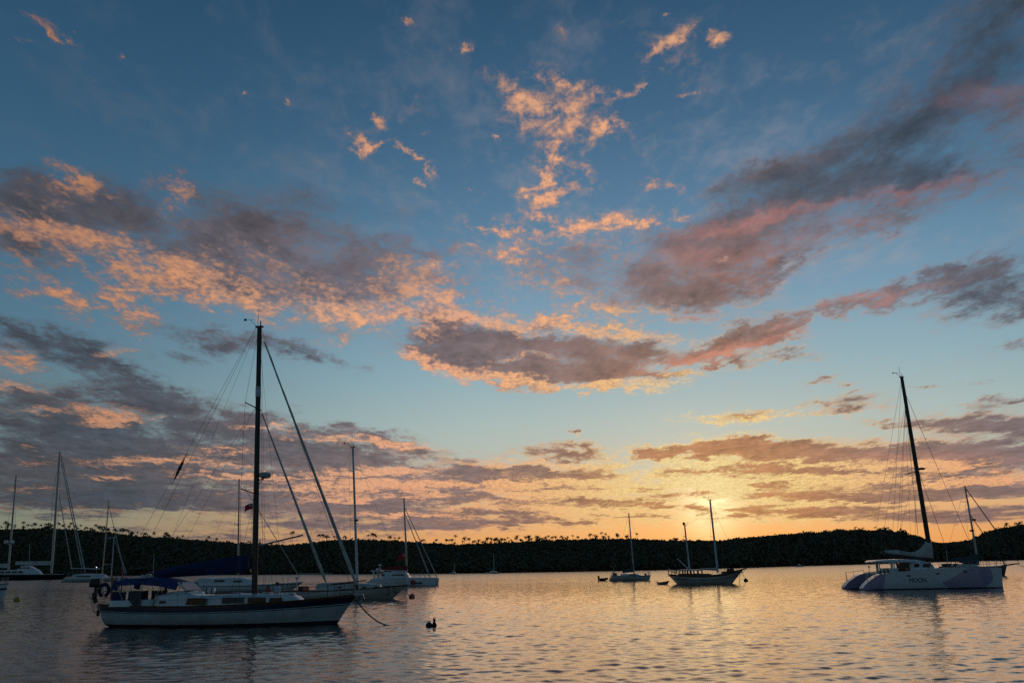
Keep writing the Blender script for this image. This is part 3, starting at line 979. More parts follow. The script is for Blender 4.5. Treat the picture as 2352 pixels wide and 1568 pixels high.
class Hull:
    """canoe or transom hull: x of stern/bow at the sheer and the waterline, sheer heights stern/mid/bow"""

    def __init__(self, xs, xb, ws, wb, zs, zm, zb, beam, tsn=0.6, draft=0.55, nst=30, yc=0.0, full=2.6, tm=0.45, stern_round=1.05):
        self.__dict__.update(locals())
        c = zs
        self.qa = 2 * (zs + zb) - 4 * zm
        self.qb = zb - zs - self.qa
        self.qc = c

    def t_of(self, x):
        return (x - self.xs) / (self.xb - self.xs)

    def sheer(self, x):
        t = min(1, max(0, self.t_of(x)))
        return self.qa * t * t + self.qb * t + self.qc

    def half(self, x):
        return self.beam / 2 * hull_shape(min(1, max(0, self.t_of(x))), self.tsn, self.tm)

    def side(self, x, z):
        """half breadth of the topside at height z"""
        h = self.sheer(x)
        v = (z + self.draft) / (h + self.draft)
        return self.half(x) * (1 - (1 - min(1, max(0, v))) ** self.full)

    def mesh(self, bands=None):
        """bands: list of (fraction of freeboard, material index) from the keel up"""
        mb = MB()
        vv = [0, .12, .25, .38, .5, .58, .64, .70, .76, .82, .88, .94, 1.0] if bands is None else None
        rows = []
        fr = [-1, -.75, -.5, -.25, 0] + (list(np.linspace(0.1, 1, 10)) if bands is None else sorted({b for b, _ in bands} | set(np.linspace(0.12, 1, 8))))
        ts = [0.5 - 0.5 * math.cos(math.pi * k / self.nst) for k in range(self.nst + 1)]
        for f in fr:
            row = []
            for t in ts:
                x1 = lerp(self.xs, self.xb, t)
                h = self.qa * t * t + self.qb * t + self.qc
                z = f * self.draft if f < 0 else f * h
                v = (z + self.draft) / (h + self.draft)
                b = self.beam / 2 * hull_shape(t, self.tsn, self.tm) * (1 - (1 - v) ** self.full)
                x0 = lerp(self.ws, self.wb, t)
                if f >= 0:
                    x = lerp(x0, x1, f ** lerp(self.stern_round, 1.05, min(1, t / .3)))
                else:
                    x = lerp(x0, lerp(self.ws, self.wb, .5), -f * 0.25)
                row.append((x, b, z))
            rows.append(row)
        n = len(ts)
        self.rows = rows
        vs, fs, mi = [], [], []
        for sgn in (1, -1):
            o = len(vs)
            for row in rows:
                vs += [(x, self.yc + sgn * b, z) for x, b, z in row]
            for i in range(len(rows) - 1):
                mid = (fr[i] + fr[i + 1]) / 2
                m = 1 if mid < 0 else 0
                if bands:
                    for b, k in bands:
                        if mid > b:
                            m = k
                for k in range(n - 1):
                    fs.append((o + i * n + k, o + i * n + k + 1, o + (i + 1) * n + k + 1, o + (i + 1) * n + k))
                    mi.append(m)
        o2 = len(rows) * n
        for i in range(len(rows) - 1):        # transom
            fs.append((i * n, (i + 1) * n, o2 + (i + 1) * n, o2 + i * n))
            mid = (fr[i] + fr[i + 1]) / 2
            m = 1 if mid < 0 else 0
            if bands:
                for b, k in bands:
                    if mid > b:
                        m = k
            mi.append(m)
        mb.add(vs, fs, mi)
        return mb

    def deck(self, drop=0.04, crown=0.08):
        mb = MB()
        ts = [0.003 + 0.992 * k / 24 for k in range(25)]
        vs = []
        for t in ts:
            x = lerp(self.xs, self.xb, t)
            h = self.qa * t * t + self.qb * t + self.qc - drop
            b = max(0.001, self.beam / 2 * hull_shape(t, self.tsn, self.tm) - 0.004)
            for u in (-1, -.5, 0, .5, 1):
                vs.append((x, self.yc + b * u, h + crown * (1 - u * u)))
        fs = [(i * 5 + k, (i + 1) * 5 + k, (i + 1) * 5 + k + 1, i * 5 + k + 1) for i in range(24) for k in range(4)]
        return mb.add(vs, fs)

    def edge(self, t0, t1, dz=0.0, out=0.0, n=24):
        """points along both sheers as one loop round the bow"""
        pts = []
        for k in range(n + 1):
            x = lerp(self.xs, self.xb, lerp(t0, t1, k / n))
            pts.append((x, self.yc + self.half(x) + out, self.sheer(x) + dz))
        return pts

    def rail_tube(self, r, dz=0.0, t0=0.0, t1=0.995, out=0.0):
        mb = MB()
        p = self.edge(t0, t1, dz, out)
        mb.tube(p, r, 6)
        mb.tube([(x, 2 * self.yc - y, z) for x, y, z in p], r, 6)
        return mb


def lifelines(h, t0, t1, n, hh=0.6, r=0.014, inset=0.06):
    """stanchions and two wires down each side"""
    mb = MB()
    for s in (1, -1):
        top = []
        for k in range(n + 1):
            x = lerp(h.xs, h.xb, lerp(t0, t1, k / n))
            y = h.yc + s * max(0.02, h.half(x) - inset)
            z = h.sheer(x)
            mb.tube([(x, y, z - .02), (x, y, z + hh)], r, 5)
            top.append((x, y, z + hh))
        mb.tube(top, r * .6, 4)
        mb.tube([(x, y, z - hh * .45) for x, y, z in top], r * .6, 4)
    return mb


def pulpit(h, t0, hh=0.65, r=0.018, stern=False):
    mb = MB()
    xe = h.xs if stern else h.xb
    pts = []
    ks = 6
    for s in (1, -1):
        seq = []
        for k in range(ks + 1):
            t = lerp(t0, 0.01 if stern else 0.99, k / ks)
            x = lerp(h.xs, h.xb, t)
            seq.append((x, h.yc + s * max(0.12, h.half(x) - .05), h.sheer(x) + hh))
        pts += seq if s == 1 else seq[::-1]
        for k in (0, 3, 6):
            x, y, z = seq[k]
            mb.tube([(x, y, h.sheer(x) - .02), (x, y, z)], r, 5)
    mb.tube(pts, r, 5)
    mb.tube([(x, y, z - hh * .45) for x, y, z in pts], r * .8, 5)
    return mb


def spar(p0, p1, r0, r1=None, n=10, k=8, flat=1.0):
    r1 = r1 if r1 is not None else r0
    P0, P1 = Vector(p0), Vector(p1)
    return MB().tube([P0.lerp(P1, i / k) for i in range(k + 1)], [lerp(r0, r1, (i / k) ** 1.5) for i in range(k + 1)], n, flat=flat)


def wire(p0, p1, r=0.008, sag=0.0, k=1):
    P0, P1 = Vector(p0), Vector(p1)
    if sag:
        k = 12
    return MB().tube([P0.lerp(P1, i / k) - Vector((0, 0, sag * 4 * (i / k) * (1 - i / k))) for i in range(k + 1)], r, 5)


def furled(p0, p1, r0, r1):
    """roller-furled headsail, bellied and spiralled: p0 the drum, p1 the head"""
    P0, P1 = Vector(p0), Vector(p1)
    n = 40
    rs = [max(.015, lerp(r0, r1, i / n) * (1 + .10 * math.sin(i * 2.1)) * min(1, .45 + i / 3)) for i in range(n + 1)]
    return MB().tube([P0.lerp(P1, i / n) for i in range(n + 1)], rs, 9)


def spreaders(b, mast0, mast1, fr, half, r=0.03):
    """a pair of crosstrees at a fraction of the mast"""
    P = Vector(mast0).lerp(Vector(mast1), fr)
    return MB().tube([P + Vector((-.25, -half, .12)), P, P + Vector((-.25, half, .12))], r, 6)


def masthead(p, vane=True, r=0.01):
    mb = MB()
    x, y, z = p
    mb.box((x, y, z + .04), (.42, .16, .08))
    mb.tube([(x + .05, y, z), (x + .05, y, z + .35)], .03, 6)
    mb.tube([(x - .12, y + .05, z), (x - .12, y + .05, z + 1.1)], r, 4)
    if vane:
        mb.tube([(x - .15, y, z + .05), (x - .55, y, z + .45)], r, 4)
        mb.tube([(x - .8, y, z + .46), (x - .3, y, z + .46)], r, 4)
        mb.box((x - .82, y, z + .46), (.14, .012, .12))
    return mb


def sail_cover(pa, pf, ha, hf, w=0.16, lumps=0.06, seed=0, front=0.0, power=1.25):
    """stacked mainsail under its cover: pa/pf the boom's after and fore ends, ha/hf heights above the boom; front adds a peak up the mast"""
    g = random.Random(seed)
    n = 26
    rings = []
    Pa, Pf = Vector(pa), Vector(pf)
    for i in range(n + 1):
        t = i / n
        c = Pa.lerp(Pf, t)
        h = lerp(ha, hf, t ** power) * (1 + g.uniform(-lumps, lumps))
        if front and t > .72:
            h += front * ((t - .72) / .28) ** 1.5
        wd = w * (0.65 + .35 * math.sin(math.pi * min(1, t * 1.2 + .05))) * (1 + g.uniform(-lumps, lumps))
        if i in (0, n):
            wd *= .6
        ring = []
        for k in range(12):
            a = 2 * math.pi * k / 12
            yy = wd * math.cos(a) * (1 if math.sin(a) < 0.2 else 1 - .55 * (math.sin(a) - .2))
            zz_ = (math.sin(a) + 1) / 2 * (h + .14) - .14
            ring.append((c.x, c.y + yy, c.z + zz_))
        rings.append(ring)
    return MB().rings(rings)


def flag_mesh(w, h, n=14, wave=.06):
    """waving cloth: a strip n wide hanging from x=0 to -x, two materials (canton)"""
    vs, fs, mi = [], [], []
    m = 8
    for i in range(n + 1):
        for j in range(m + 1):
            u, v = i / n, j / m
            vs.append((-u * w, wave * math.sin(u * 7 + v * 1.2) * (0.3 + u), -v * h - .35 * w * u * u))
    for i in range(n):
        for j in range(m):
            fs.append((i * (m + 1) + j, (i + 1) * (m + 1) + j, (i + 1) * (m + 1) + j + 1, i * (m + 1) + j + 1))
            can = i < 6 and j < 4
            cross = can and ((i in (2, 3)) and 0 < j + 1 < 4 or (j in (1, 2) and 1 <= i <= 4))
            mi.append(1 if can and not cross else 0)
    return MB().add(vs, fs, mi)


def window_strip(b, h_half, x0, x1, z0, z1, slant=0.0, name='window', parent=None, m='glass', th=.03, rake=0.0):
    """a cabin window on both sides, each pane its own part; h_half(x, z) gives the cabin's half breadth"""
    for s in (1, -1):
        mb = MB()
        pts = [(x0 + slant, z0), (x1 - rake, z0), (x1 - rake * 2, z1), (x0 + slant * 2, z1)]
        vs = []
        for o in (-.02, th):
            for x, z in pts:
                vs.append((x, s * (h_half(x, z) + o), z))
        mb.add(vs, [(0, 1, 2, 3), (4, 7, 6, 5), (0, 4, 5, 1), (1, 5, 6, 2), (2, 6, 7, 3), (3, 7, 4, 0)])
        b.add(name, mb, M[m], parent, smooth=False)


def rope(name, label, p0, p1, r, sag, cat='rope'):
    P0, P1 = Vector(p0), Vector(p1)
    n = 24
    pts = [P0.lerp(P1, i / n) - Vector((0, 0, sag * 4 * (i / n) * (1 - i / n))) for i in range(n + 1)]
    root = P0.copy()
    mb = MB().tube([p - root for p in pts], [r * (1 + .12 * math.sin(i * 2.7)) for i in range(n + 1)], 6)
    o = mb.build(name, M['rope'])
    o.location = root
    tag(o, label, cat)
    return o
# ------------------------------------------------------------------ the near cruising sloop
def Z2(X, Y):   # survey sheets of the photograph, turned into frame units
    return (200 + X / 4.611) * .91875, (1260 + Y / 4.611) * .91875


def Z3(X, Y):
    return (540 + X / 3.92) * .91875, (1260 + Y / 3.92) * .91875


def Z4(X, Y):
    return (400 + X / 3.016) * .91875, (780 + Y / 3.016) * .91875


def Z1(X, Y):
    return (X / 2.583) * .91875, (1100 + Y / 2.583) * .91875


def Z5(X, Y):
    return (1480 + X / 5.6) * .91875, (1220 + Y / 5.6) * .91875


def Z6(X, Y):
    return (2090 + X / 5.004) * .91875, (1300 + Y / 5.004) * .91875


def Z7(X, Y):
    return (2160 + X / 3.135) * .91875, (900 + Y / 3.135) * .91875


def Z8(X, Y):
    return (1100 + X / 3.853) * .91875, (1300 + Y / 3.853) * .91875


def main_sloop():
    b = Boat('sailboat', 'large white sailboat with navy stripe, blue sail cover and black mast in the foreground', 'sailboat', 520, 1434.5, yaw=-4)
    xs, zs = b.at(*Z2(298, 1152))
    xb, zb = b.at(818, 1366)
    ws, _ = b.at(262, 1432)
    wb, _ = b.at(775, 1434)
    _, zm = b.at(520, 1388)
    h = Hull(xs, xb, ws, wb, zs, zm, zb, 3.7, tsn=0.34, draft=.7, full=3.0, stern_round=.42)
    b.add('hull', h.mesh([(.0, 1), (.13, 0), (.62, 0), (.66, 2), (.695, 0), (.73, 2), (.96, 3)]), [M['aged'], M['anti'], M['navy'], M['wood']])
    b.add('deck', h.deck(), M['deck'])
    b.add('toe_rail', h.rail_tube(.035, .03), M['wood'])
    # coaming and doghouse
    Dz = lambda x: h.sheer(x)
    x0, _ = b.at(*Z2(430, 1130)); x1, z1 = b.at(*Z2(960, 1110))
    hw = 1.25
    b.add('cockpit_coaming', MB().plan([(Dz(x0) - .05, x0, x1, hw, hw + .1), (Dz(x0) + .24, x0 + .03, x1, hw - .05, hw + .03)], crown=.0), M['gel'])
    xa, _ = b.at(*Z2(940, 1080)); xf, _ = b.at(*Z2(1470, 1060)); _, ztop = b.at(*Z2(1340, 1000)); _, za = b.at(*Z2(960, 1050))
    zc = b.at(*Z2(1470, 1048))[1]
    dog = MB().plan([(Dz(xa) - .05, xa, xf + .3, 1.28, 1.3), (za, xa + .03, xf + .05, 1.2, 1.22), (ztop - .1, xa + .5, xf - .42, 1.1, 1.12), (ztop, xa + .75, xf - .62, 1.0, 1.02)], crown=.06)
    doghouse = b.add('doghouse', dog, M['gel'])
    wa, wz0 = b.at(*Z2(1035, 1130)); wf, wz1 = b.at(*Z2(1120, 1100))
    window_strip(b, lambda x, z: 1.235, wa, wf, wz0, wz1, .03, parent=doghouse)
    # windscreen frame and its raked pane
    fx0, fz0 = b.at(*Z2(1230, 895)); fx1, fz1 = b.at(*Z2(1325, 985))
    for s in (1, -1):
        b.add('windscreen_pillar', MB().tube([(fx0, s * .98, fz0), (fx1, s * 1.02, fz1)], .06, 8, flat=.5), M['gel'])
    pane = MB().box(((fx0 + fx1) / 2, 0, (fz0 + fz1) / 2), (.02, 1.9, math.hypot(fx1 - fx0, fz1 - fz0)), ry=-math.atan2(fx1 - fx0, fz0 - fz1))
    b.add('windscreen', pane, M['glass'])
    # coachroof with its long dark windows
    cx0, _ = b.at(*Z2(1440, 1060)); cx1, _ = b.at(*Z3(860, 880)); _, ct = b.at(*Z3(400, 882)); _, cb = b.at(*Z3(400, 970))
    ct2 = b.at(*Z3(740, 878))[1]
    roof = MB().plan([(Dz(0) - .08, cx0, cx1 + .25, 1.25, .85), (ct - .12, cx0 + .02, cx1 - .25, 1.2, .78), (ct, cx0 + .05, cx1 - .7, 1.05, .68)], crown=.07)
    cab = b.add('coachroof', roof, M['gel'])
    hwf = lambda x, z: lerp(1.235, .80, (x - cx0) / (cx1 - cx0)) * (1 - .03 * (z > ct - .1))
    for a, c, sl in (((1320, 1145), (1568, 1068), .1), ):
        w0 = b.at(*Z2(*a)); w1 = b.at(*Z2(*c))
        window_strip(b, hwf, w0[0], w1[0], w0[1], w1[1], sl, parent=cab)
    for a, c in (((135, 962), (360, 902)), ((375, 958), (560, 903)), ((575, 955), (715, 906))):
        w0 = b.at(*Z3(*a)); w1 = b.at(*Z3(*c))
        window_strip(b, hwf, w0[0], w1[0], max(w0[1], Dz(w0[0]) + .03), w1[1], .03, parent=cab, rake=.03)
    for s in (1, -1):
        b.add('grab_rail', MB().tube([(cx0 + .6, s * .85, ct + .1), (cx0 + 3.2, s * .75, ct + .1)], .02, 5), M['wood'])
    for f in (.32, .62, .86):
        x = lerp(cx0, cx1, f)
        hm = MB().box((x, 0, ct + .07 - max(0, f - .6) * .25), (.5, .55, .07), bev=.02)
        b.add('deck_hatch', hm, M['gel2'])
    # bimini and dodger canvas on hoops
    def canvas(name, pts, wid, thick):
        mb = MB()
        rings = []
        for (px, py) in pts:
            x, z = b.at(px, py)
            ring = []
            for k in range(9):
                u = -1 + k / 4
                ring.append((x, u * wid, z - .10 * abs(u) ** 3 - (.22 if abs(u) == 1 else 0) * thick))
            for k in range(8, -1, -1):
                u = -1 + k / 4
                ring.append((x, u * wid * .985, z - .05 - .10 * abs(u) ** 3 - (.20 if abs(u) == 1 else 0) * thick))
            rings.append(ring)
        return b.add(name, mb.rings(rings), M['blue'])
    bim = canvas('bimini', [Z2(555, 862), Z2(600, 850), Z2(660, 848), Z2(740, 842), Z2(800, 843), Z2(862, 836)], 1.15, 1.0)
    dod = canvas('dodger', [Z2(872, 834), Z2(930, 838), Z2(1000, 842), Z2(1080, 853), Z2(1150, 872), Z2(1228, 892)], 1.18, 1.2)
    for X, Yt in ((560, 865), (700, 850), (860, 840), (1050, 860), (1150, 880)):
        hx, hz = b.at(*Z2(X, Yt)); bx, _ = b.at(*Z2(X + (80 if X < 800 else -60), 1100))
        bz = Dz(bx) + .2
        hp = MB().tube([(bx, -1.2, bz), (hx, -1.13, hz - .25), (hx, -.8, hz - .07), (hx, 0, hz - .03), (hx, .8, hz - .07), (hx, 1.13, hz - .25), (bx, 1.2, bz)], .018, 5)
        b.add('canopy_hoop', hp, M['steel'], bim if X < 870 else dod)
    fx, fz = b.at(*Z2(558, 880)); f2, fz2 = b.at(*Z2(525, 985))
    for s in (1, -1):
        b.add('side_curtain', MB().box(((fx + f2) / 2, s * 1.12, (fz + fz2) / 2), (.34, .03, fz - fz2), ry=.25, bev=.01), M['blue'], bim)
    # weather cloths laced to the quarter rails
    for s in (1, -1):
        c0, cz0 = b.at(*Z2(475, 1105)); c1, cz1 = b.at(*Z2(665, 998)); c2, _ = b.at(*Z2(690, 1100)); c3, cz3 = b.at(*Z2(865, 985))
        for q, (a_, c_, m_) in enumerate(((c0, c1, 'dblue'), (c2, c3, 'dgrey'))):
            y0, y1 = h.half(a_) - .04, h.half(c_) - .04
            z0, z1 = Dz(a_) + .05, cz1
            vs = []
            for o in (0, .025):
                vs += [(a_, s * (y0 + o), z0), (c_, s * (y1 + o), z0), (c_, s * (y1 + o), z1), (lerp(a_, c_, .5), s * ((y0 + y1) / 2 + o), z1 - .03), (a_, s * (y0 + o), z1)]
            b.add('weather_cloth', MB().add(vs, [(0, 1, 2, 3, 4), (9, 8, 7, 6, 5), (0, 5, 6, 1), (1, 6, 7, 2), (2, 7, 8, 3), (3, 8, 9, 4), (4, 9, 5, 0)]), M[m_], smooth=False)
    b.add('lifelines', lifelines(h, .06, .93, 9, .62, .011), M['wire'])
    b.add('bow_pulpit', pulpit(h, .90, .62), M['wire'])
    b.add('stern_pulpit', pulpit(h, .10, .66, stern=True), M['steel'])
    # steering wheel pedestal and winches
    wx = b.at(*Z2(985, 1010))[0]
    pw = MB().tube([(wx, 0, Dz(wx) + .1), (wx, 0, Dz(wx) + .95)], .07, 8)
    ring = [(wx - .1, .34 * math.cos(a), Dz(wx) + .88 + .34 * math.sin(a)) for a in np.linspace(0, 2 * math.pi, 25)]
    pw.tube(ring, .018, 5)
    b.add('steering_wheel', pw, M['dark'])
    for X, s in ((760, 1.22), (560, 1.22), (760, -1.22)):
        x = b.at(*Z2(X, 1100))[0]
        b.add('winch', MB().lathe([(.001, 0), (.10, 0), (.07, .08), (.07, .16), (.085, .2), (.001, .2)], (x, s, Dz(x) + .24), 12), M['steel'])
    # mast
    m0 = b.p3(*Z3(376, 885)); m1 = b.p3(596, 752)
    m0.z = ct - .02
    mast = b.add('mast', spar(m0, m1, .155, .125, 12, 14, flat=.8), M['blackmast'])
    lw = Vector(m0)
    b.add('mast_band', spar(m0.lerp(m1, .725), m0.lerp(m1, .765), .152, .15, 12, 2, flat=.84), M['alu'], mast)
    b.add('masthead_fitting', masthead(m1), M['dark'], mast)
    for fr, hw_ in ((.36, 1.5), (.68, 1.2)):
        b.add('spreader', spreaders(b, m0, m1, fr, hw_), M['blackmast'], mast)
    rp = b.p3(609, 1090)
    mp = m0.lerp(m1, (rp.z - m0.z - .3) / (m1.z - m0.z))
    rb = MB().tube([mp, (rp.x - .05, 0, rp.z - .18)], .03, 6).tube([mp + Vector((0, 0, -.35)), (rp.x - .05, 0, rp.z - .18)], .02, 6).box((rp.x, 0, rp.z - .16), (.4, .3, .03))
    b.add('radar_bracket', rb, M['alu'], mast)
    b.add('radar', MB().lathe([(.001, -.13), (.27, -.13), (.30, -.09), (.30, .05), (.25, .11), (.001, .13)], rp, 20), M['wvinyl'], mast)
    # boom under its blue cover
    ba, bz_ = b.at(*Z2(856, 828)); bf, bfz = b.at(*Z3(318, 652))
    boom = b.add('boom', spar((ba, 0, bz_), (bf + .12, 0, bfz + .02), .085, .085, 8), M['blackmast'])
    ha = b.at(*Z2(856, 795))[1] - bz_; hf = b.at(*Z3(312, 492))[1] - bfz
    b.add('sail_cover', sail_cover((ba + .05, 0, bz_ + .04), (bf, 0, bfz + .04), max(.22, ha * .6), hf - .02, .24, .05, 4, power=.75), M['dblue'])
    # furled headsails
    oh, ol = b.p3(607, 785), b.p3(*Z3(1372, 775))
    b.add('furled_genoa', furled(ol, oh, .10, .035), M['sail'])
    b.add('furling_drum', MB().tube([(ol.x + .10, 0, ol.z - .30), (ol.x + .03, 0, ol.z - .05)], .085, 10), M['dark'])
    b.add('forestay', wire((xb - .12, 0, zb), m1 + Vector((.1, 0, -.05)), .010), M['wire'])
    ih, il = b.p3(602, 950), b.p3(*Z3(1076, 760))
    b.add('furled_staysail', furled(il, ih, .085, .030), M['sail'])
    e = (il - ih).normalized()
    b.add('inner_forestay', wire(il + e * .55, ih - e * .5, .010), M['wire'])
    ext = MB()
    hd = m0.lerp(m1, .72)
    # standing rigging
    for s in (1, -1):
        chain = (m0.x - .1, s * (h.half(m0.x) - .08), Dz(m0.x))
        t1_ = m0.lerp(m1, .68) + Vector((-.25, s * 1.2, .12)); t0_ = m0.lerp(m1, .36) + Vector((-.25, s * 1.5, .12))
        b.add('cap_shroud', MB().tube([chain, t0_, t1_, m1 + Vector((0, s * .08, -.1))], .008, 5), M['wire'])
        b.add('lower_shroud', MB().tube([(m0.x - .7, s * (h.half(m0.x) - .08), Dz(m0.x)), m0.lerp(m1, .36)], .008, 5).tube([(m0.x + .6, s * (h.half(m0.x + .6) - .08), Dz(m0.x)), m0.lerp(m1, .36)], .008, 5), M['wire'])
        b.add('backstay', wire((xs + .25, s * .75, zs + .05), m1 + Vector((-.2, s * .02, -.02)), .008), M['wire'])
        b.add('running_backstay', wire((xs + 1.9, s * 1.35, zs + .1), m0.lerp(m1, .70), .007), M['wire'])
    b.add('topping_lift', wire((ba + .1, 0, bz_ + .05), m1 + Vector((-.15, 0, -.1)), .006), M['wire'])
    b.add('halyard', wire((m0.x + .5, .2, ct + .1), m1 + Vector((.12, 0, -.12)), .006).tube([(m0.x + .2, -.2, ct + .1), m1 + Vector((.1, 0, -.2))], .006, 4).tube([(m0.x + 1.6, 0, Dz(m0.x)), m0.lerp(m1, .95)], .006, 4), M['wire'])
    p0, p1 = b.p3(*Z3(440, 405)), b.p3(*Z3(868, 302))
    pole = MB().tube([Vector((p0.x, -.25, p0.z)), Vector((p1.x, -.25, p1.z))], .042, 8)
    b.add('whisker_pole', pole, M['alu'])
    # anchor on the bow roller
    ax = xb
    an = MB().box((ax + .02, 0, zb + .02), (.7, .22, .06), bev=.01).tube([(ax - .5, 0, zb + .12), (ax + .35, 0, zb - .02), (ax + .42, 0, zb - .2)], .035, 6)
    an.add([(ax + .42, 0, zb - .34), (ax + .1, -.2, zb - .2), (ax + .1, .2, zb - .2), (ax + .15, 0, zb - .08)], [(0, 1, 3), (0, 3, 2), (0, 2, 1), (1, 2, 3)])
    b.add('anchor', an, M['steel'])
    # stern ladder and self-steering frame hung behind the stern
    q = [b.at(*Z2(*p)) for p in ((125, 1015), (175, 1010), (215, 1140), (165, 1145), (210, 1240), (300, 1140), (225, 1200), (295, 1235))]
    la = MB()
    for y in (-.22, .22):
        la.tube([(q[0][0], y, q[0][1]), (q[3][0], y, q[3][1]), (q[4][0] - .1, y, q[4][1])], .018, 5)
        la.tube([(xs + .1, y, zs), (q[6][0], y, q[6][1])], .02, 5)
        la.tube([(xs + .08, y, zs - .35), (q[6][0], y, q[6][1])], .02, 5)
    for k in range(5):
        t = k / 4
        x, z = lerp(q[0][0], q[4][0] - .1, t), lerp(q[0][1], q[4][1], t)
        la.tube([(x, -.22, z), (x, .22, z)], .016, 5)
    b.add('stern_ladder', la, M['steel'])
    vane = MB().box(((q[0][0] + q[2][0]) / 2, .0, (q[0][1] + q[2][1]) / 2), (.24, .03, q[0][1] - q[2][1]), ry=-.3, bev=.01)
    vane.tube([(q[2][0], 0, q[2][1]), (q[4][0], 0, q[4][1])], .03, 6).box((q[4][0], 0, q[4][1] - .05), (.16, .05, .3), bev=.01)
    b.add('wind_vane', vane, M['dgrey'])
    gant = MB()
    for y in (-.8, .8):
        gx, gz = b.at(*Z2(330, 840)); g2, _ = b.at(*Z2(390, 1100))
        gant.tube([(g2, y, zs), (gx + .1, y, gz), (gx, y * .3, gz + .05)], .02, 6)
    b.add('stern_frame', gant, M['steel'])
    ph = b.at(*Z2(545, 720)); pl = b.at(*Z2(556, 860))
    b.add('ensign_staff', MB().tube([(pl[0] - .02, -.6, Dz(xs) + .2), (pl[0] + .02, -.6, pl[1]), (ph[0], -.6, ph[1])], .03, 6), M['redpaint'])
    b.add('dan_buoy_pole', MB().tube([(b.at(*Z2(478, 950))[0], -.9, Dz(xs) + .15), (b.at(*Z2(480, 835))[0], -.9, b.at(*Z2(480, 835))[1])], .05, 6), M['orange'])

    def W(p):   # boat point -> world
        return b.root.matrix_world @ Vector(p) if False else b.o + b.h * p[0] + b.n * p[1] + Vector((0, 0, p[2]))

    # things carried on board
    ox, oz = b.at(*Z2(262, 905))
    om = empty('outboard_motor', W((ox, -.55, oz)), b.yaw)
    cow = MB()
    cow.rings([[(x * s - .05 * (1 - s), y * s, z) for x, y in ((-.34, -.12), (-.30, -.17), (.12, -.18), (.2, -.1), (.2, .1), (.12, .18), (-.30, .17), (-.34, .12))] for z, s in ((-.20, .8), (-.14, 1), (.08, 1.02), (.17, .9), (.22, .55))])
    cow.build('cowling', M['dark'], om)
    MB().box((-.02, 0, -.45), (.15, .12, .6), bev=.03).box((-.08, 0, -.76), (.3, .1, .05), bev=.02).tube([(-.02, 0, -.7), (0, 0, -1.0)], .05, 8).build('leg', M['dark'], om)
    MB().lathe([(.001, -.04), (.05, -.04), (.05, .04), (.001, .05)], (.0, 0, -.98), 8).box((.02, 0, -.98), (.03, .24, .05), bev=.01).build('propeller', M['steel'], om)
    MB().tube([(.15, 0, -.08), (.55, 0, .02)], .022, 6).build('tiller', M['rubber'], om)
    tag(om, 'black outboard motor clamped on the stern rail of the navy-striped sailboat', 'outboard motor')
    hx, hz = b.at(*Z2(370, 985))
    hb = empty('horseshoe_buoy', W((hx, -.75, hz)), b.yaw)
    rg = [(.24 * math.cos(a), -.03, .28 * math.sin(a)) for a in np.linspace(-1.2, math.pi + 1.2, 20)]
    MB().tube(rg, .095, 8).build('float', M['dblue'], hb)
    MB().tube([(-.25, -.13, .1), (.25, -.13, .1)], .012, 5).build('strap', M['wvinyl'], hb)
    tag(hb, 'dark blue horseshoe buoy hung on the stern rail beside the outboard motor', 'life buoy')
    lx0, lz0 = b.at(*Z2(1478, 1040)); lx1, lz1 = b.at(*Z2(1600, 968))
    rr = (lz1 - lz0) / 2
    lr = empty('life_raft', W(((lx0 + lx1) / 2, -.45, ct + .04)), b.yaw)
    L2 = (lx1 - lx0) / 2
    prof = [(-L2, .4), (-L2 * .93, .8), (-L2 * .8, 1), (L2 * .8, 1), (L2 * .93, .8), (L2, .4)]
    mb = MB().tube([(x, 0, rr + .03) for x, _ in prof], [rr * k for _, k in prof], 16)
    mb.build('canister', M['gel'], lr)
    for x in (-L2 * .5, L2 * .5):
        MB().tube([(x - .03, 0, rr + .03), (x + .03, 0, rr + .03)], rr * 1.04, 16).build('strap', M['dark'], lr)
    MB().box((-L2 * .5, 0, .03), (.06, rr * 2, .06)).box((L2 * .5, 0, .03), (.06, rr * 2, .06)).build('cradle', M['steel'], lr)
    tag(lr, 'white life raft canister strapped to the cabin roof aft of the black mast', 'life raft')
    for X, Y, rz_, m_, lab in ((500, 838, .17, 'pink', 'faded red ball fender on the foredeck just forward of the black mast'), (590, 830, .19, 'wvinyl', 'grey-white ball fender on the foredeck beside the red one')):
        x, z = b.at(*Z3(X, Y))
        zb_ = ct + .03
        f = empty('ball_fender', W((x, .15, zb_)), b.yaw)
        MB().sphere((0, 0, rz_), rz_, 16, sz=1.05).build('ball', M[m_], f)
        MB().tube([(0, 0, rz_ * 2), (0, 0, rz_ * 2.28)], .05, 8).build('eye', M['dark'], f)
        tag(f, lab, 'fender')
    # rolled ensign lashed to the backstay
    e0, e1 = b.p3(425, 1050), b.p3(399, 1104)
    ef = empty('furled_flag', W(e0), b.yaw)
    n = 14
    P = [Vector(e0).lerp(Vector(e1), k / n) - Vector(e0) for k in range(n + 1)]
    MB().tube(P, [max(.012, .075 * math.sin(math.pi * min(1, (k / n) * .85 + .08)) ** 1.2 * (1 + .25 * math.sin(k * 2.2))) for k in range(n + 1)], 7).build('cloth', M['maroon'], ef)
    MB().tube([P[0] + Vector((.12, 0, .25)), P[0], P[-1], P[-1] - Vector((.12, 0, .25))], .012, 4).build('lashing', M['wire'], ef)
    tag(ef, 'dark red rolled-up flag lashed to the backstay left of the black mast', 'flag')
    # courtesy flag under the spreader
    fx, fz = b.at(575, 1154)
    fl = empty('flag', W((fx, .35, fz)), b.yaw)
    flag_mesh(.42, .30, wave=.03).build('cloth', [M['flagred'], M['flagwhite']], fl)
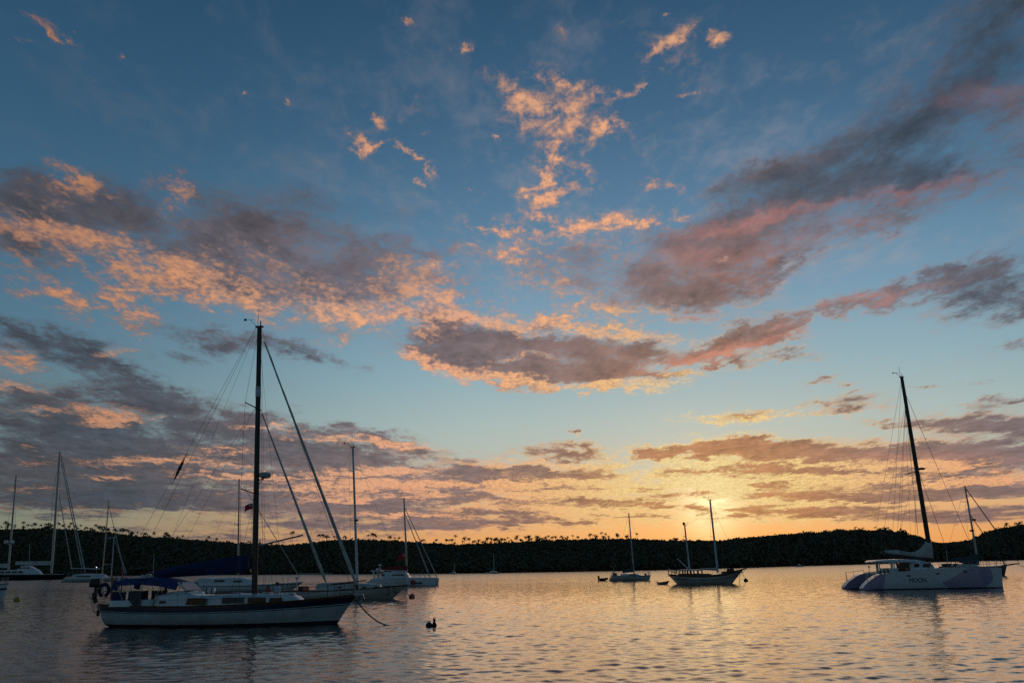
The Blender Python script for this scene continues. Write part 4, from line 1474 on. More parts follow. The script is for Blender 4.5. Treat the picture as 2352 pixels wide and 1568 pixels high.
    MB().tube([(.01, 0, .9), (.01, 0, -1.8)], .006, 4).build('halyard', M['wire'], fl)
    tag(fl, 'small red flag with a red cross in its white canton beside the black mast', 'flag')
    # mooring line
    r0 = W((xb - .1, -.1, zb - .05))
    e_ = ground(902, 1436)
    rope('mooring_rope', 'dark mooring rope from the bow of the navy-striped sailboat down to the water', r0, (e_.x, e_.y, -.03), .035, .32)
    return b


main_sloop()
# ------------------------------------------------------------------ the other boats at their moorings
def simple_rig(b, h, m0, m1, r0, mast_mat, spread=(.5,), half=1.0, fore=True, back=True, shroud_at=1.0, wr=.012, name='mast', drop=0.25, jib=None, jm='sail', top=True):
    mast = b.add(name, spar(m0, m1, r0, r0 * .75, 10, 10, flat=.8), mast_mat)
    if top:
        b.add('masthead_fitting', masthead(m1, r=.012), M['dark'], mast)
    for fr in spread:
        b.add('spreader', spreaders(b, m0, m1, fr, half, .03), mast_mat, mast)
    hd = m0.lerp(m1, shroud_at)
    for s in (1, -1):
        ch = (m0.x - .3, s * max(.2, h.half(m0.x) - .05), h.sheer(m0.x))
        pts = [ch] + [m0.lerp(m1, f) + Vector((-.25, s * half, .12)) for f in spread] + [hd]
        b.add('shroud', MB().tube(pts, wr, 4), M['wire'])
    if fore:
        bow = Vector((h.xb - .15, 0, h.zb))
        b.add('forestay', wire(bow, hd, wr), M['wire'])
        if jib:
            b.add('furled_genoa', furled(bow.lerp(hd, .04), bow.lerp(hd, .93), jib, jib * .4), M[jm])
    if back:
        b.add('backstay', wire((h.xs + .15, 0, h.zs), m1, wr), M['wire'])
    return mast


def world(b, p):
    return b.o + b.h * p[0] + b.n * p[1] + Vector((0, 0, p[2]))


def rust_sloop():
    b = Boat('sailboat', 'white sailboat with rust-streaked bow, moored just beyond the foreground bow', 'sailboat', *Z3(1500, 925), yaw=-6)
    P = lambda *a: b.at(*Z3(*a))
    xb, zb = P(1885, 788); wb, _ = P(1735, 920); xs, zs = P(640, 845); _, zm = P(1250, 838)
    h = Hull(xs, xb, xs + .5, wb, zs, zm, zb, 3.5, tsn=.6, full=2.8)
    m = mat('rust_stained_gelcoat', (.5, .48, .45), .45)
    n = Nodes(m.node_tree)
    co = n.n('ShaderNodeTexCoord').outputs['Object']
    st = n.noise(n.v('MULTIPLY', co, (2.2, 1, .35)), 1.6, 5, .65)
    x_, y_, z_ = n.sep(co)
    k = n.m('MULTIPLY', n.step(st, .42, .62), n.step(x_, .5, xb - 1.5))
    n.put(m.node_tree.nodes['Principled BSDF'].inputs['Base Color'], n.mix(n.m('MULTIPLY', k, .7), (.60, .58, .54, 1), (.20, .11, .07, 1)))
    b.add('hull', h.mesh([(.0, 0), (.93, 3)]), [m, M['anti'], M['navy'], M['wood']])
    b.add('deck', h.deck(), M['deck'])
    b.add('toe_rail', h.rail_tube(.035, .02), M['wood'])
    c0, _ = P(985, 830); c1, _ = P(1640, 805); _, ct = P(1100, 768); _, c2 = P(1500, 782)
    zd = h.sheer((c0 + c1) / 2)
    cab = b.add('cabin', MB().plan([(zd - .1, c0, c1, 1.1, .7), (c2, c0 + .1, c1 - .3, 1.05, .62), (ct - .05, c0 + .25, lerp(c0, c1, .62), .95, .7), (ct, c0 + .5, lerp(c0, c1, .55), .8, .6)], crown=.05), M['gel2'])
    for X in (1240, 1475, 1590):
        x, z = P(X, 810)
        window_strip(b, lambda q, w: lerp(1.085, .665, (q - c0) / (c1 - c0)), x - .18, x + .18, z - .06, z + .08, parent=cab)
    m0, m1 = b.p3(*Z3(1385, 785)), b.p3(810.5, 1028)
    mast = simple_rig(b, h, m0, m1, .12, M['whitemast'], (.45, .82), .75, wr=.01)
    lc = m0.lerp(m1, .46)
    b.add('mast_lamp', MB().box((lc.x + .15, 0, lc.z), (.24, .2, .2), bev=.03), M['dark'], mast)
    p0, p1 = b.p3(*Z3(1160, 778)), b.p3(*Z3(1500, 742))
    b.add('boom', MB().tube([Vector((p0.x, -.9, p0.z)), Vector((p1.x, -.9, p1.z))], .05, 8), M['wood'])
    b.add('lifelines', lifelines(h, .03, .95, 9, .6), M['steel'])
    b.add('bow_pulpit', pulpit(h, .91, .5), M['steel'])
    for X, Yt, cap in ((815, 725, True), (700, 775, False)):
        x, z = P(X, Yt)
        mb = MB().tube([(x, -.6, zs - .1), (x, -.6, z)], .035, 6)
        if cap:
            mb.lathe([(.001, 0), (.16, .02), (.16, .14), (.1, .2), (.001, .22)], (x, -.6, z - .05), 12)
        b.add('stern_post', mb, M['whitemast'])
    x0, z0 = P(625, 772); x1, z1 = P(700, 775)
    b.add('solar_arm', MB().tube([(x0, -.6, z0), (x1, -.6, z1)], .03, 6).box((x0, -.6, z0), (.3, .25, .22), bev=.05), M['dark'])
    for X, col in ((855, 'dark'), (900, 'orange')):
        x, z = P(X, 822)
        b.add('deck_locker', MB().box((x, -.5, z - .05), (.5, .5, .5), bev=.06), M[col])
    w = world(b, (wb - .6, 0, zb * .55))
    e = ground(947 - 1, 1372)
    rope('mooring_rope', 'thin mooring line from the rust-streaked bow to a small buoy', world(b, (xb - .25, 0, zb - .1)), (e.x - .2, e.y, .1), .025, .15)
    bo = empty('mooring_buoy', (e.x, e.y, 0))
    MB().sphere((0, 0, .08), .28, 14).build('float', M['orange'], bo)
    MB().tube([(0, 0, .33), (.05, 0, .45), (.12, 0, .33)], .03, 6).build('ring', M['steel'], bo)
    tag(bo, 'small dark orange buoy floating just ahead of the rust-streaked bow', 'buoy')


rust_sloop()


def red_cat():
    b = Boat('catamaran', 'white catamaran with a dark red sail cover, beyond the rust-streaked sloop', 'catamaran', *Z3(1900, 796))
    P = lambda *a: b.at(*Z3(*a))
    xs, zs = P(1560, 722); ws, _ = P(1470, 792); xb, zb = P(2172, 722); wb, _ = P(2165, 792); _, zm = P(1800, 716)
    for yc in (-2.6, 2.6):
        h = Hull(xs, xb, ws, wb, zs, zm, zb, 1.5, tsn=.75, yc=yc, full=5, tm=.35)
        ho = b.add('hull', h.mesh([(.0, 0), (.02, 1), (.06, 0)]), [M['gel'], M['anti']])
        b.add('deck', h.deck(), M['gel'], ho)
        if yc < 0:
            near = h
            ex, ez = P(1950, 760)
            em = MB()
            yy = yc - h.side(ex, ez) * 1.0
            for k in range(5):
                a = 2 * math.pi * k / 5 + .3
                em.tube([(ex + .28 * math.cos(a), yy - .03, ez + .28 * math.sin(a)), (ex + .28 * math.cos(a), yy + .06, ez + .28 * math.sin(a))], .17, 10)
            em.tube([(ex, yy - .03, ez), (ex, yy + .06, ez)], .16, 10)
            b.add('emblem', em, M['redpaint'], ho)
            for k in range(6):
                x = lerp(P(1975, 768)[0], P(2035, 770)[0], k / 5)
                b.add('lettering', MB().box((x, yc - h.side(x, ez - .12) - .004, ez - .12), (.16, .03, .2 if k % 2 else .3)), M['dark'], ho)
    zd = P(1800, 722)[1]
    b.add('bridge_deck', MB().plan([(zd * .42, xs + .6, xb - 3.5, 2.6, 2.4), (zd - .02, xs + .3, xb - 3.0, 2.7, 2.5)], p=8), M['gel'])
    b.add('cross_beam', MB().tube([(xb - .6, -2.6, zb - .15), (xb - .6, 2.6, zb - .15)], .12, 8), M['alu'])
    c0, _ = P(1625, 700); c1, _ = P(1880, 715); _, ct = P(1750, 663)
    cab = b.add('cabin', MB().plan([(zd - .05, c0, c1 + .5, 2.2, 2.0), (lerp(zd, ct, .8), c0 + .1, c1, 2.1, 1.9), (ct, c0 + .2, c1 - .4, 1.9, 1.6)], crown=.1), M['gel'])
    w0, wz0 = P(1722, 697); w1, wz1 = P(1860, 682)
    window_strip(b, lambda x, z: 2.12, w0, w1, wz0, wz1, .2, parent=cab)
    w0, wz0 = P(1640, 700); w1, wz1 = P(1668, 680)
    window_strip(b, lambda x, z: 2.17, w0, w1, wz0, wz1, .05, parent=cab)
    a0, az_ = P(1560, 655); a1, _ = P(1580, 722)
    for s in (1, -1):
        b.add('davit_post', MB().tube([(a1, s * 2.1, zd - .1), (a0, s * 2.0, az_)], .14, 8, flat=.6), M['gel'])
    b.add('hardtop', MB().box((lerp(a0, c0, .35), 0, az_ + .06), (abs(c0 - a0) * .9 + .6, 4.4, .12), bev=.05), M['gel'])
    for X, Y in ((1600, 600), (1575, 640), (1612, 640)):
        x, z = P(X, Y)
        mb = MB().tube([(x, .5, zd), (x, .5, z)], .05, 6)
        mb.lathe([(.001, -.05), (.22, 0), (.22, .18), (.001, .24)], (x, .5, z), 10)
        b.add('radome_pole', mb, M['gel'])
    m0, m1 = b.p3(*Z3(1872, 700)), b.p3(928, 1146)
    h = near
    h2 = Hull(xs, xb, ws, wb, zs, zm, zb, 5.2)
    simple_rig(b, h2, m0, m1, .15, M['alu'], (.55,), 1.0, fore=False, back=False, wr=.014)
    t = m0.lerp(m1, .82)
    for X in (2098, 2168):
        q = b.p3(*Z3(X, 715))
        b.add('furled_genoa' if X == 2098 else 'furled_gennaker', furled((q.x, 0, q.z), t if X == 2098 else m0.lerp(m1, .9), .11 if X == 2098 else .09, .05), M['sail'])
    p0, p1 = b.p3(*Z3(1612, 640)), b.p3(*Z3(1876, 652))
    b.add('boom', spar(p0, p1, .12, .12), M['whitemast'])
    b.add('sail_cover', sail_cover(p0 + Vector((.1, 0, .12)), p1 + Vector((0, 0, .12)), (P(1612, 625)[1] - p0.z), P(1880, 590)[1] - p1.z - .1, .32, .05, 8), M['red'])
    b.add('lifelines', lifelines(near, .25, .98, 9, .7, .02), M['steel'])
    x, z = P(1862, 505)
    fl = empty('flag', world(b, (x, .2, z + .5)))
    flag_mesh(1.3, .95, wave=.1).build('cloth', [M['flagred'], M['flagwhite']], fl)
    MB().tube([(.03, 0, 3), (.03, 0, -4)], .012, 4).build('halyard', M['wire'], fl)
    tag(fl, 'small red and white flag on the mast above the dark red sail cover', 'flag')


red_cat()


def white_cruiser():
    b = Boat('sailboat', 'white cruising yacht half hidden behind the blue sail cover, thin grey mast', 'sailboat', 560, 1362)
    P = lambda *a: b.at(*Z1(*a))
    xs, zs = P(1245, 930); xb, zb = P(1960, 930)
    h = Hull(xs, xb, xs + .3, xb - 1.6, zs, zs - .1, zb + .3, 4.0, tsn=.75)
    b.add('hull', h.mesh([(.0, 0), (.8, 2), (.88, 0)]), [M['gel'], M['anti'], M['navy']])
    b.add('deck', h.deck(), M['gel'])
    c0, _ = P(1275, 900); c1, _ = P(1630, 905); _, ct = P(1420, 889)
    cab = b.add('cabin', MB().plan([(zs - .2, c0, c1 + .3, 1.6, 1.1), (lerp(zs, ct, .75), c0 + .15, c1, 1.5, 1.0), (ct, c0 + .4, c1 - .9, 1.3, .85)], crown=.06), M['gel'])
    w0, z0 = P(1402, 912); w1, z1 = P(1475, 899)
    window_strip(b, lambda x, z: 1.46, w0, w1, z0, z1, .1, parent=cab)
    w0, z0 = P(1520, 914); w1, z1 = P(1580, 902)
    window_strip(b, lambda x, z: 1.26, w0, w1, z0, z1, .1, parent=cab)
    m0, m1 = b.p3(546.5, 1318), b.p3(549.5, 1099)
    simple_rig(b, h, m0, m1, .11, M['alu'], (.5,), .9, wr=.011, top=False, jib=.06)
    x0, _ = P(1215, 880); 
    b.add('lifelines', lifelines(h, .05, .95, 8, .6), M['steel'])
    b.add('stern_pulpit', pulpit(h, .08, .7, stern=True), M['steel'])
    b.add('boom', spar((m0.x - .1, 0, ct + .9), (m0.x - 4.2, 0, ct + .95), .08), M['alu'])
    b.add('sail_cover', sail_cover((m0.x - 4.0, 0, ct + 1.0), (m0.x - .2, 0, ct + 1.0), .2, .5, .16, .05, 3), M['dblue'])


white_cruiser()


def ketch():
    b = Boat('sailboat', 'white two-masted yacht with a gantry and a lit lamp, left of the foreground stern', 'sailboat', *Z1(560, 914), yaw=0)
    P = lambda *a: b.at(*Z1(*a))
    xs, zs = P(432, 888); ws, _ = P(405, 912); xb, zb = P(830, 885); wb, _ = P(800, 914); _, zm = P(620, 888)
    h = Hull(xs, xb, ws, wb, zs, zm, zb, 5.2, tsn=.7)
    b.add('hull', h.mesh([(.0, 0), (.72, 2), (.80, 0)]), [M['gel'], M['anti'], M['navy']])
    b.add('deck', h.deck(), M['gel2'])
    c0, _ = P(470, 880); c1, _ = P(680, 880); _, ct = P(600, 862)
    cab = b.add('cabin', MB().plan([(zs - .2, c0, c1 + .8, 1.9, 1.4), (lerp(zs, ct, .7), c0 + .2, c1, 1.8, 1.2), (ct, c0 + .6, c1 - 1.4, 1.5, 1.0)], crown=.1), M['gel'])
    w0, z0 = P(500, 882); w1, z1 = P(600, 873)
    window_strip(b, lambda x, z: 1.78, w0, w1, z0, z1, .2, parent=cab)
    m0, m1 = b.p3(*Z1(660, 862)), b.p3(*Z1(703, 398))
    n0, n1 = b.p3(*Z1(718, 880)), b.p3(*Z1(736, 632))
    m0, m1 = m0, m1
    simple_rig(b, h, m0, m1, .20, M['alu'], (.45,), 1.4, wr=.02, fore=False)
    fore = b.add('foremast', spar(n0, n1, .16, .12, 10, 8), M['whitemast'])
    g = MB()
    for y in (-.5, .5):
        a_ = b.p3(*Z1(690, 634)); c_ = b.p3(*Z1(746, 627))
        g.tube([(a_.x, y, a_.z), (c_.x, y, c_.z)], .12, 6)
    g.tube([(c_.x, -.6, c_.z), (c_.x, .6, c_.z)], .2, 8)
    b.add('gantry', g, M['whitemast'], fore)
    a_ = b.p3(*Z1(664, 801)); c_ = b.p3(*Z1(716, 801))
    b.add('cross_strut', MB().tube([a_, c_], .1, 6), M['whitemast'], fore)
    b.add('furled_genoa', furled(b.p3(*Z1(806, 868)), m1 + Vector((.1, 0, -1.0)), .17, .06), M['sail'])
    b.add('furled_staysail', furled(b.p3(*Z1(818, 862)), n1, .14, .06), M['sail'])
    p0, p1 = b.p3(*Z1(455, 826)), b.p3(*Z1(645, 829))
    b.add('boom', spar(p0, p1, .16), M['whitemast'])
    b.add('awning', MB().box((P(500, 850)[0], 0, P(500, 850)[1]), (P(545, 850)[0] - P(455, 850)[0], 3.4, .1), bev=.04), M['dgrey'])
    for X in (458, 542):
        x, z = P(X, 850)
        b.add('awning_post', MB().tube([(x, -1.5, zs), (x, -1.5, z)], .04, 5).tube([(x, 1.5, zs), (x, 1.5, z)], .04, 5).tube([(x, -1.5, z), (x, 1.5, z)], .04, 5), M['steel'])
    b.add('lifelines', lifelines(h, .03, .96, 9, .8, .025), M['steel'])
    lx, lz = P(633, 819)
    em = bpy.data.materials.new('lit_lamp_glass')
    em.use_nodes = True
    bs = em.node_tree.nodes['Principled BSDF']
    bs.inputs['Emission Color'].default_value = (.85, .72, 1.0, 1)
    bs.inputs['Emission Strength'].default_value = 1.6
    lp = b.add('deck_lamp', MB().sphere((lx, -1.0, lz), .16, 12), em)
    b.add('lamp_bracket', MB().tube([(lx, -1.0, lz - .2), (lx, -.9, ct)], .05, 6), M['steel'], lp)


ketch()


def superyacht():
    b = Boat('sailing_yacht', 'big dark-hulled two-masted sailing yacht at the far left below the palm hill', 'yacht', *Z1(200, 876), y=430)
    P = lambda *a: b.at(*Z1(*a))
    xb, zb = P(440, 838); wb, _ = P(415, 874); _, zm = P(150, 838); xs, zs = P(-160, 836)
    h = Hull(xs, xb, xs + 2, wb, zs, zm, zb, 9.5, tsn=.75, draft=1.5)
    b.add('hull', h.mesh([(.0, 0), (.95, 2)]), [M['blackhull'], M['blackhull'], M['gel']])
    b.add('deck', h.deck(.1, .2), M['wood'])
    c0, _ = P(5, 830); c1, _ = P(275, 835); _, z1 = P(150, 812); _, z2 = P(180, 787)
    b.add('lower_deckhouse', MB().plan([(zm - .3, c0, c1, 3.6, 2.8), (z1, c0 + .5, lerp(c0, c1, .9), 3.4, 2.4)], crown=.2), M['gel'])
    u0, _ = P(118, 805); u1, _ = P(250, 815)
    up = b.add('pilot_house', MB().plan([(z1 - .2, u0, u1, 2.8, 2.2), (lerp(z1, z2, .75), u0 + 2, lerp(u0, u1, .72), 2.6, 2.0), (z2, u0 + 2.5, lerp(u0, u1, .62), 2.4, 1.8)], crown=.2), M['gel'])
    for a_, c_ in ((140, 160), (165, 185), (190, 210)):
        x0, _ = P(a_, 800); x1, _ = P(c_, 800)
        window_strip(b, lambda x, z: 2.58, x0, x1, lerp(z1, z2, .35), lerp(z1, z2, .72), .2, parent=up)
    for a_, c_ in ((25, 55), (62, 95), (102, 135), (142, 175)):
        x0, _ = P(a_, 825); x1, _ = P(c_, 825)
        window_strip(b, lambda x, z: 3.5, x0, x1, lerp(zm, z1, .3), lerp(zm, z1, .75), .2)
    m0, m1 = b.p3(*Z1(335, 835)), b.p3(*Z1(390, 50))
    n0, n1 = b.p3(*Z1(55, 830)), b.p3(*Z1(108, 200))
    simple_rig(b, h, m0, m1, .62, M['alu'], (.22, .42, .65), 3.2, wr=.06, fore=False, back=False)
    simple_rig(b, h, n0, n1, .5, M['alu'], (.3, .6), 2.8, wr=.05, fore=False, back=False, name='mizzen_mast')
    for e, s in (((552, 822), (399, 70)), ((532, 800), (395, 95)), ((466, 800), (386, 330))):
        b.add('furled_headsail', furled(b.p3(*Z1(*e)) if e[0] < 460 else Vector((min(b.p3(*Z1(*e)).x, xb + 24), 0, b.p3(*Z1(*e)).z)), b.p3(*Z1(*s)), .32, .14), M['sail'])
    bs, bz = P(440, 838)
    be = b.p3(*Z1(556, 830))
    b.add('bowsprit', spar((bs - 3, 0, bz - .2), (be.x, 0, be.z), .5, .25), M['blackhull'])
    for a_, c_ in (((105, 771), (335, 776)), ((-90, 790), (55, 792))):
        p0, p1 = b.p3(*Z1(*a_)), b.p3(*Z1(*c_))
        bo = b.add('boom', spar(p0, p1, .55, .5), M['whitemast'])
        b.add('sail_cover', sail_cover(p0 + Vector((0, 0, .6)), p1 + Vector((0, 0, .6)), .5, 1.0, .5, .05, 2), M['gel2'], bo)
    for X in (42, 80):
        x, z = P(X, 632)
        b.add('satellite_dome', MB().sphere((x, 0, z), 1.0, 12).tube([(x, 0, z), b.p3(*Z1(64, 650))], .15, 6), M['gel'])
    b.add('spreader_lamp_arm', MB().tube([b.p3(*Z1(305, 683)), b.p3(*Z1(348, 683))], .2, 6), M['alu'])


superyacht()


def small_sail(label, hull_px, mast_px, y, cat='sailboat', cabin=True, group=None, dark=False, name='sailboat', beam=3.0):
    (sx, sy), (bx, by), wy = hull_px
    b = Boat(name, label, cat, (sx + bx) / 2, wy, y=y, group=group)
    xs, zs = b.at(sx, sy); xb, zb = b.at(bx, by)
    h = Hull(xs, xb, xs + .3, xb - (xb - xs) * .1, zs, min(zs, zb) * .92, zb, beam, tsn=.7)
    b.add('hull', h.mesh([(.0, 0), (.85, 2)]), [M['gel'], M['anti'], M['navy']])
    b.add('deck', h.deck(), M['gel2'])
    L = xb - xs
    cab = b.add('cabin', MB().plan([(zs * .9, xs + L * .3, xs + L * .75, beam * .33, beam * .25), (zs + .45, xs + L * .33, xs + L * .66, beam * .3, beam * .22)], crown=.08), M['gel'])
    window_strip(b, lambda x, z: beam * .315, xs + L * .38, xs + L * .58, zs + .1, zs + .32, .08, parent=cab)
    m0, m1 = b.p3(*mast_px[0]), b.p3(*mast_px[1])
    m0.z = zs + .3
    simple_rig(b, h, m0, m1, .13, M['whitemast'], (.5,), .8, wr=.015, top=False)
    b.add('boom', spar((m0.x - .1, 0, zs + 1.3), (m0.x - L * .35, 0, zs + 1.35), .12), M['whitemast'])
    b.add('sail_cover', sail_cover((m0.x - L * .34, 0, zs + 1.4), (m0.x - .15, 0, zs + 1.4), .25, .5, .2), M['dblue'])
    return b, h


small_sail('small white sailboat under the forest, left of the foreground boom end', ((327, 1313), (357, 1315), 1321), ((352, 1316), (354, 1265)), 400)
small_sail('thin white-masted sailboat peeping out behind the dark two-masted yacht', ((52, 1316), (92, 1314), 1325), ((67, 1316), (69, 1242)), 480)
small_sail('distant white sailboat at the foot of the forest, right of the red-covered catamaran', (Z8(430, 524), Z8(597, 524), Z8(500, 534)[1]), (Z8(521, 520), Z8(516, 342)), 380, beam=3.4)
small_sail('faint distant sailboat against the forest, leftmost of the two beyond the red-covered catamaran', (Z8(90, 526), Z8(175, 526), Z8(140, 534)[1]), (Z8(141, 522), Z8(141, 424)), 385)


def edge_boat():
    b = Boat('sailboat', 'white bow with a blue stripe cut off by the left picture edge', 'sailboat', 5, 1379)
    P = lambda *a: b.at(*Z1(*a))
    xb, zb = P(56, 922); wb, _ = P(18, 1036)
    L = 10.5
    h = Hull(xb - L, xb, xb - L + .6, wb, zb * .85, zb * .8, zb, 3.3, tsn=.65)
    b.add('hull', h.mesh([(.0, 0), (.62, 2), (.74, 0), (.95, 3)]), [M['gel'], M['anti'], M['navy'], M['wood']])
    b.add('deck', h.deck(), M['gel2'])
    b.add('cabin', MB().plan([(zb * .8, xb - 7, xb - 3, 1.1, .7), (zb * .8 + .6, xb - 6.8, xb - 3.6, 1.0, .6)], crown=.08), M['gel'])
    b.add('bow_pulpit', pulpit(h, .90, .6), M['steel'])
    b.add('lifelines', lifelines(h, .05, .92, 7, .6), M['steel'])
    m0 = Vector((xb - 4.5, 0, zb)); m1 = Vector((xb - 4.7, 0, 11.5))
    simple_rig(b, h, m0, m1, .09, M['alu'], (.5,), .8, wr=.008)


edge_boat()


def buoy(name, label, px, py, m, r, y=None, group=None):
    g = ground(px, py)
    o = empty(name, (g.x, g.y, 0))
    MB().sphere((0, 0, r * .3), r, 16).build('float', M[m], o)
    MB().tube([(-.06, 0, r * 1.25), (-.05, 0, r * 1.45), (.05, 0, r * 1.45), (.06, 0, r * 1.25)], .02, 6).build('ring', M['steel'], o)
    tag(o, label, 'buoy', group)
    return o


buoy('mooring_buoy', 'yellow buoy floating near the left picture edge', 38.5, 1380, 'yellow', .30)
bb = buoy('mooring_buoy', 'larger round dark float of the pair right of the navy-striped bow', 985.5, 1438, 'rubber', .155)
g_ = ground(997.5, 1438)
pk = empty('pickup_buoy', (g_.x, g_.y, 0))
MB().rings([[(rx * math.cos(2 * math.pi * k / 14), rx * math.sin(2 * math.pi * k / 14), z) for k in range(14)] for z, rx in ((-.08, .08), (0, .11), (.1, .105), (.19, .06), (.22, .05), (.27, .065), (.31, .06), (.35, .02))]).build('float', M['rubber'], pk)
MB().tube([(-.05, 0, .32), (-.035, 0, .39), (.03, 0, .395), (.05, 0, .32)], .016, 6).build('handle', M['rubber'], pk)
tag(pk, 'upright dark pickup float beside the round one right of the navy-striped bow', 'buoy')


def center_sloop():
    b = Boat('sailboat', 'grey-white sloop with one mast left of the two-masted ketch', 'sailboat', *Z5(520, 1291))
    P = lambda *a: b.at(*Z5(*a))
    xs, zs = P(272, 1215); ws, _ = P(240, 1285); xb, zb = P(822, 1213); wb, _ = P(806, 1284); _, zm = P(550, 1222)
    h = Hull(xs, xb, ws, wb, zs, zm, zb, 3.4, tsn=.72)
    b.add('hull', h.mesh([(.0, 0), (.86, 2), (.93, 0)]), [M['gel2'], M['anti'], M['navy']])
    b.add('deck', h.deck(), M['gel2'])
    c0, _ = P(390, 1210); c1, _ = P(690, 1208); _, ct = P(500, 1196)
    cab = b.add('cabin', MB().plan([(zs - .1, c0, c1, 1.15, .8), (ct, c0 + .15, c1 - .8, 1.0, .6)], crown=.06), M['gel'])
    w0, z0 = P(500, 1215); w1, z1 = P(600, 1202)
    window_strip(b, lambda x, z: 1.05, w0, w1, z0, z1, .1, parent=cab)
    m0, m1 = b.p3(*Z5(590, 1195)), b.p3(*Z5(515, 366))
    simple_rig(b, h, m0, m1, .12, M['alu'], (.33, .62), .85, wr=.013)
    p0, p1 = b.p3(*Z5(430, 1180)), b.p3(*Z5(585, 1160))
    b.add('boom', spar(p0, p1, .09), M['dark'])
    b.add('sail_cover', sail_cover(p0 + Vector((0, 0, .08)), p1 + Vector((0, 0, .1)), .25, .7, .2, .06, 6, .9), M['dgrey'])
    x, z = P(282, 1105); x2, z2 = P(322, 1190)
    wg = MB().tube([(x2, .8, zs), (x2 - .1, .8, z)], .04, 6)
    for k in range(3):
        a = 2 * math.pi * k / 3 + .5
        wg.add([(x2 - .1, .8, z), (x2 - .1 + .55 * math.cos(a) - .05, .8 - .03, z + .55 * math.sin(a)), (x2 - .1 + .55 * math.cos(a + .2), .83, z + .55 * math.sin(a + .2))], [(0, 1, 2), (2, 1, 0)])
    b.add('wind_generator', wg, M['gel'])
    b.add('cockpit_canopy', MB().plan([(zs, P(290, 1200)[0], P(350, 1200)[0], 1.0, 1.0), (P(320, 1183)[1], P(300, 1200)[0], P(340, 1200)[0], .9, .9)]), M['dgrey'])
    b.add('lifelines', lifelines(h, .03, .95, 8, .6), M['steel'])
    b.add('stern_pulpit', pulpit(h, .08, .7, stern=True), M['steel'])
    b.add('bow_pulpit', pulpit(h, .92, .6), M['steel'])
    x, z = P(748, 1195)
    b.add('windlass', MB().box((x, 0, zb + .15), (.35, .35, .35), bev=.06), M['dark'])


center_sloop()


def dinghy(name, label, X0, X1, Yw, Yt, outboard=False, inflatable=False, m='gel2'):
    b = Boat(name, label, 'dinghy', *Z5((X0 + X1) / 2, Yw))
    xs, zs = b.at(*Z5(X0, Yt[0])); xb, zb = b.at(*Z5(X1, Yt[1]))
    if inflatable:
        b.add('hull', Hull(xs + .15, xb - .2, xs + .15, xb - .4, .2, .2, .3, 1.1, tsn=.85, draft=.12).mesh(), [M['dgrey'], M['dgrey']])
        L = xb - xs
        tb = MB()
        pts = [(xs, .62), (xs + L * .6, .65), (xs + L * .85, .45), (xb - .12, .12), (xb - .12, -.12), (xs + L * .85, -.45), (xs + L * .6, -.65), (xs, -.62)]
        tb.tube([(x, y, .28 + .22 * max(0, (x - xs) / L - .6)) for x, y in pts], .2, 10)
        b.add('air_tube', tb, M[m])
        b.add('thwart', MB().box((xs + L * .45, 0, .33), (.28, 1.0, .05), bev=.01), M['wood'])
    else:
        h = Hull(xs, xb, xs + .2, xb - .3, zs, min(zs, zb) * .9, zb, 1.5, tsn=.7, draft=.15, full=2.2)
        b.add('hull', h.mesh([(.0, 0), (.88, 2)]), [M[m], M[m], M['wood']])
        b.add('sole', h.deck(.35 if zs > .5 else .15, 0), M['wood'])
        b.add('gunwale', h.rail_tube(.03, .0), M['wood'])
        for f in (.3, .6):
            x = lerp(xs, xb, f)
            b.add('thwart', MB().box((x, 0, h.sheer(x) - .12), (.25, h.half(x) * 1.9, .04)), M['wood'])
    if outboard:
        ob = empty('outboard_motor', world(b, (xs - .02, 0, .55)))
        MB().box((0, 0, .12), (.34, .26, .38), bev=.08).build('cowling', M['dark'], ob)
        MB().box((-.05, 0, -.35), (.12, .1, .7), bev=.03).build('leg', M['dark'], ob)
        tag(ob, 'dark outboard on the inflatable dinghy astern of the grey-white sloop', 'outboard motor')


dinghy('dinghy', 'dark inflatable dinghy with outboard astern of the grey-white sloop', 95, 220, 1295, (1275, 1262), True, True, 'dgrey')
dinghy('dinghy', 'grey wooden rowing dinghy trailing behind the two-masted ketch', 903, 1086, 1343, (1312, 1290), m='gel2')


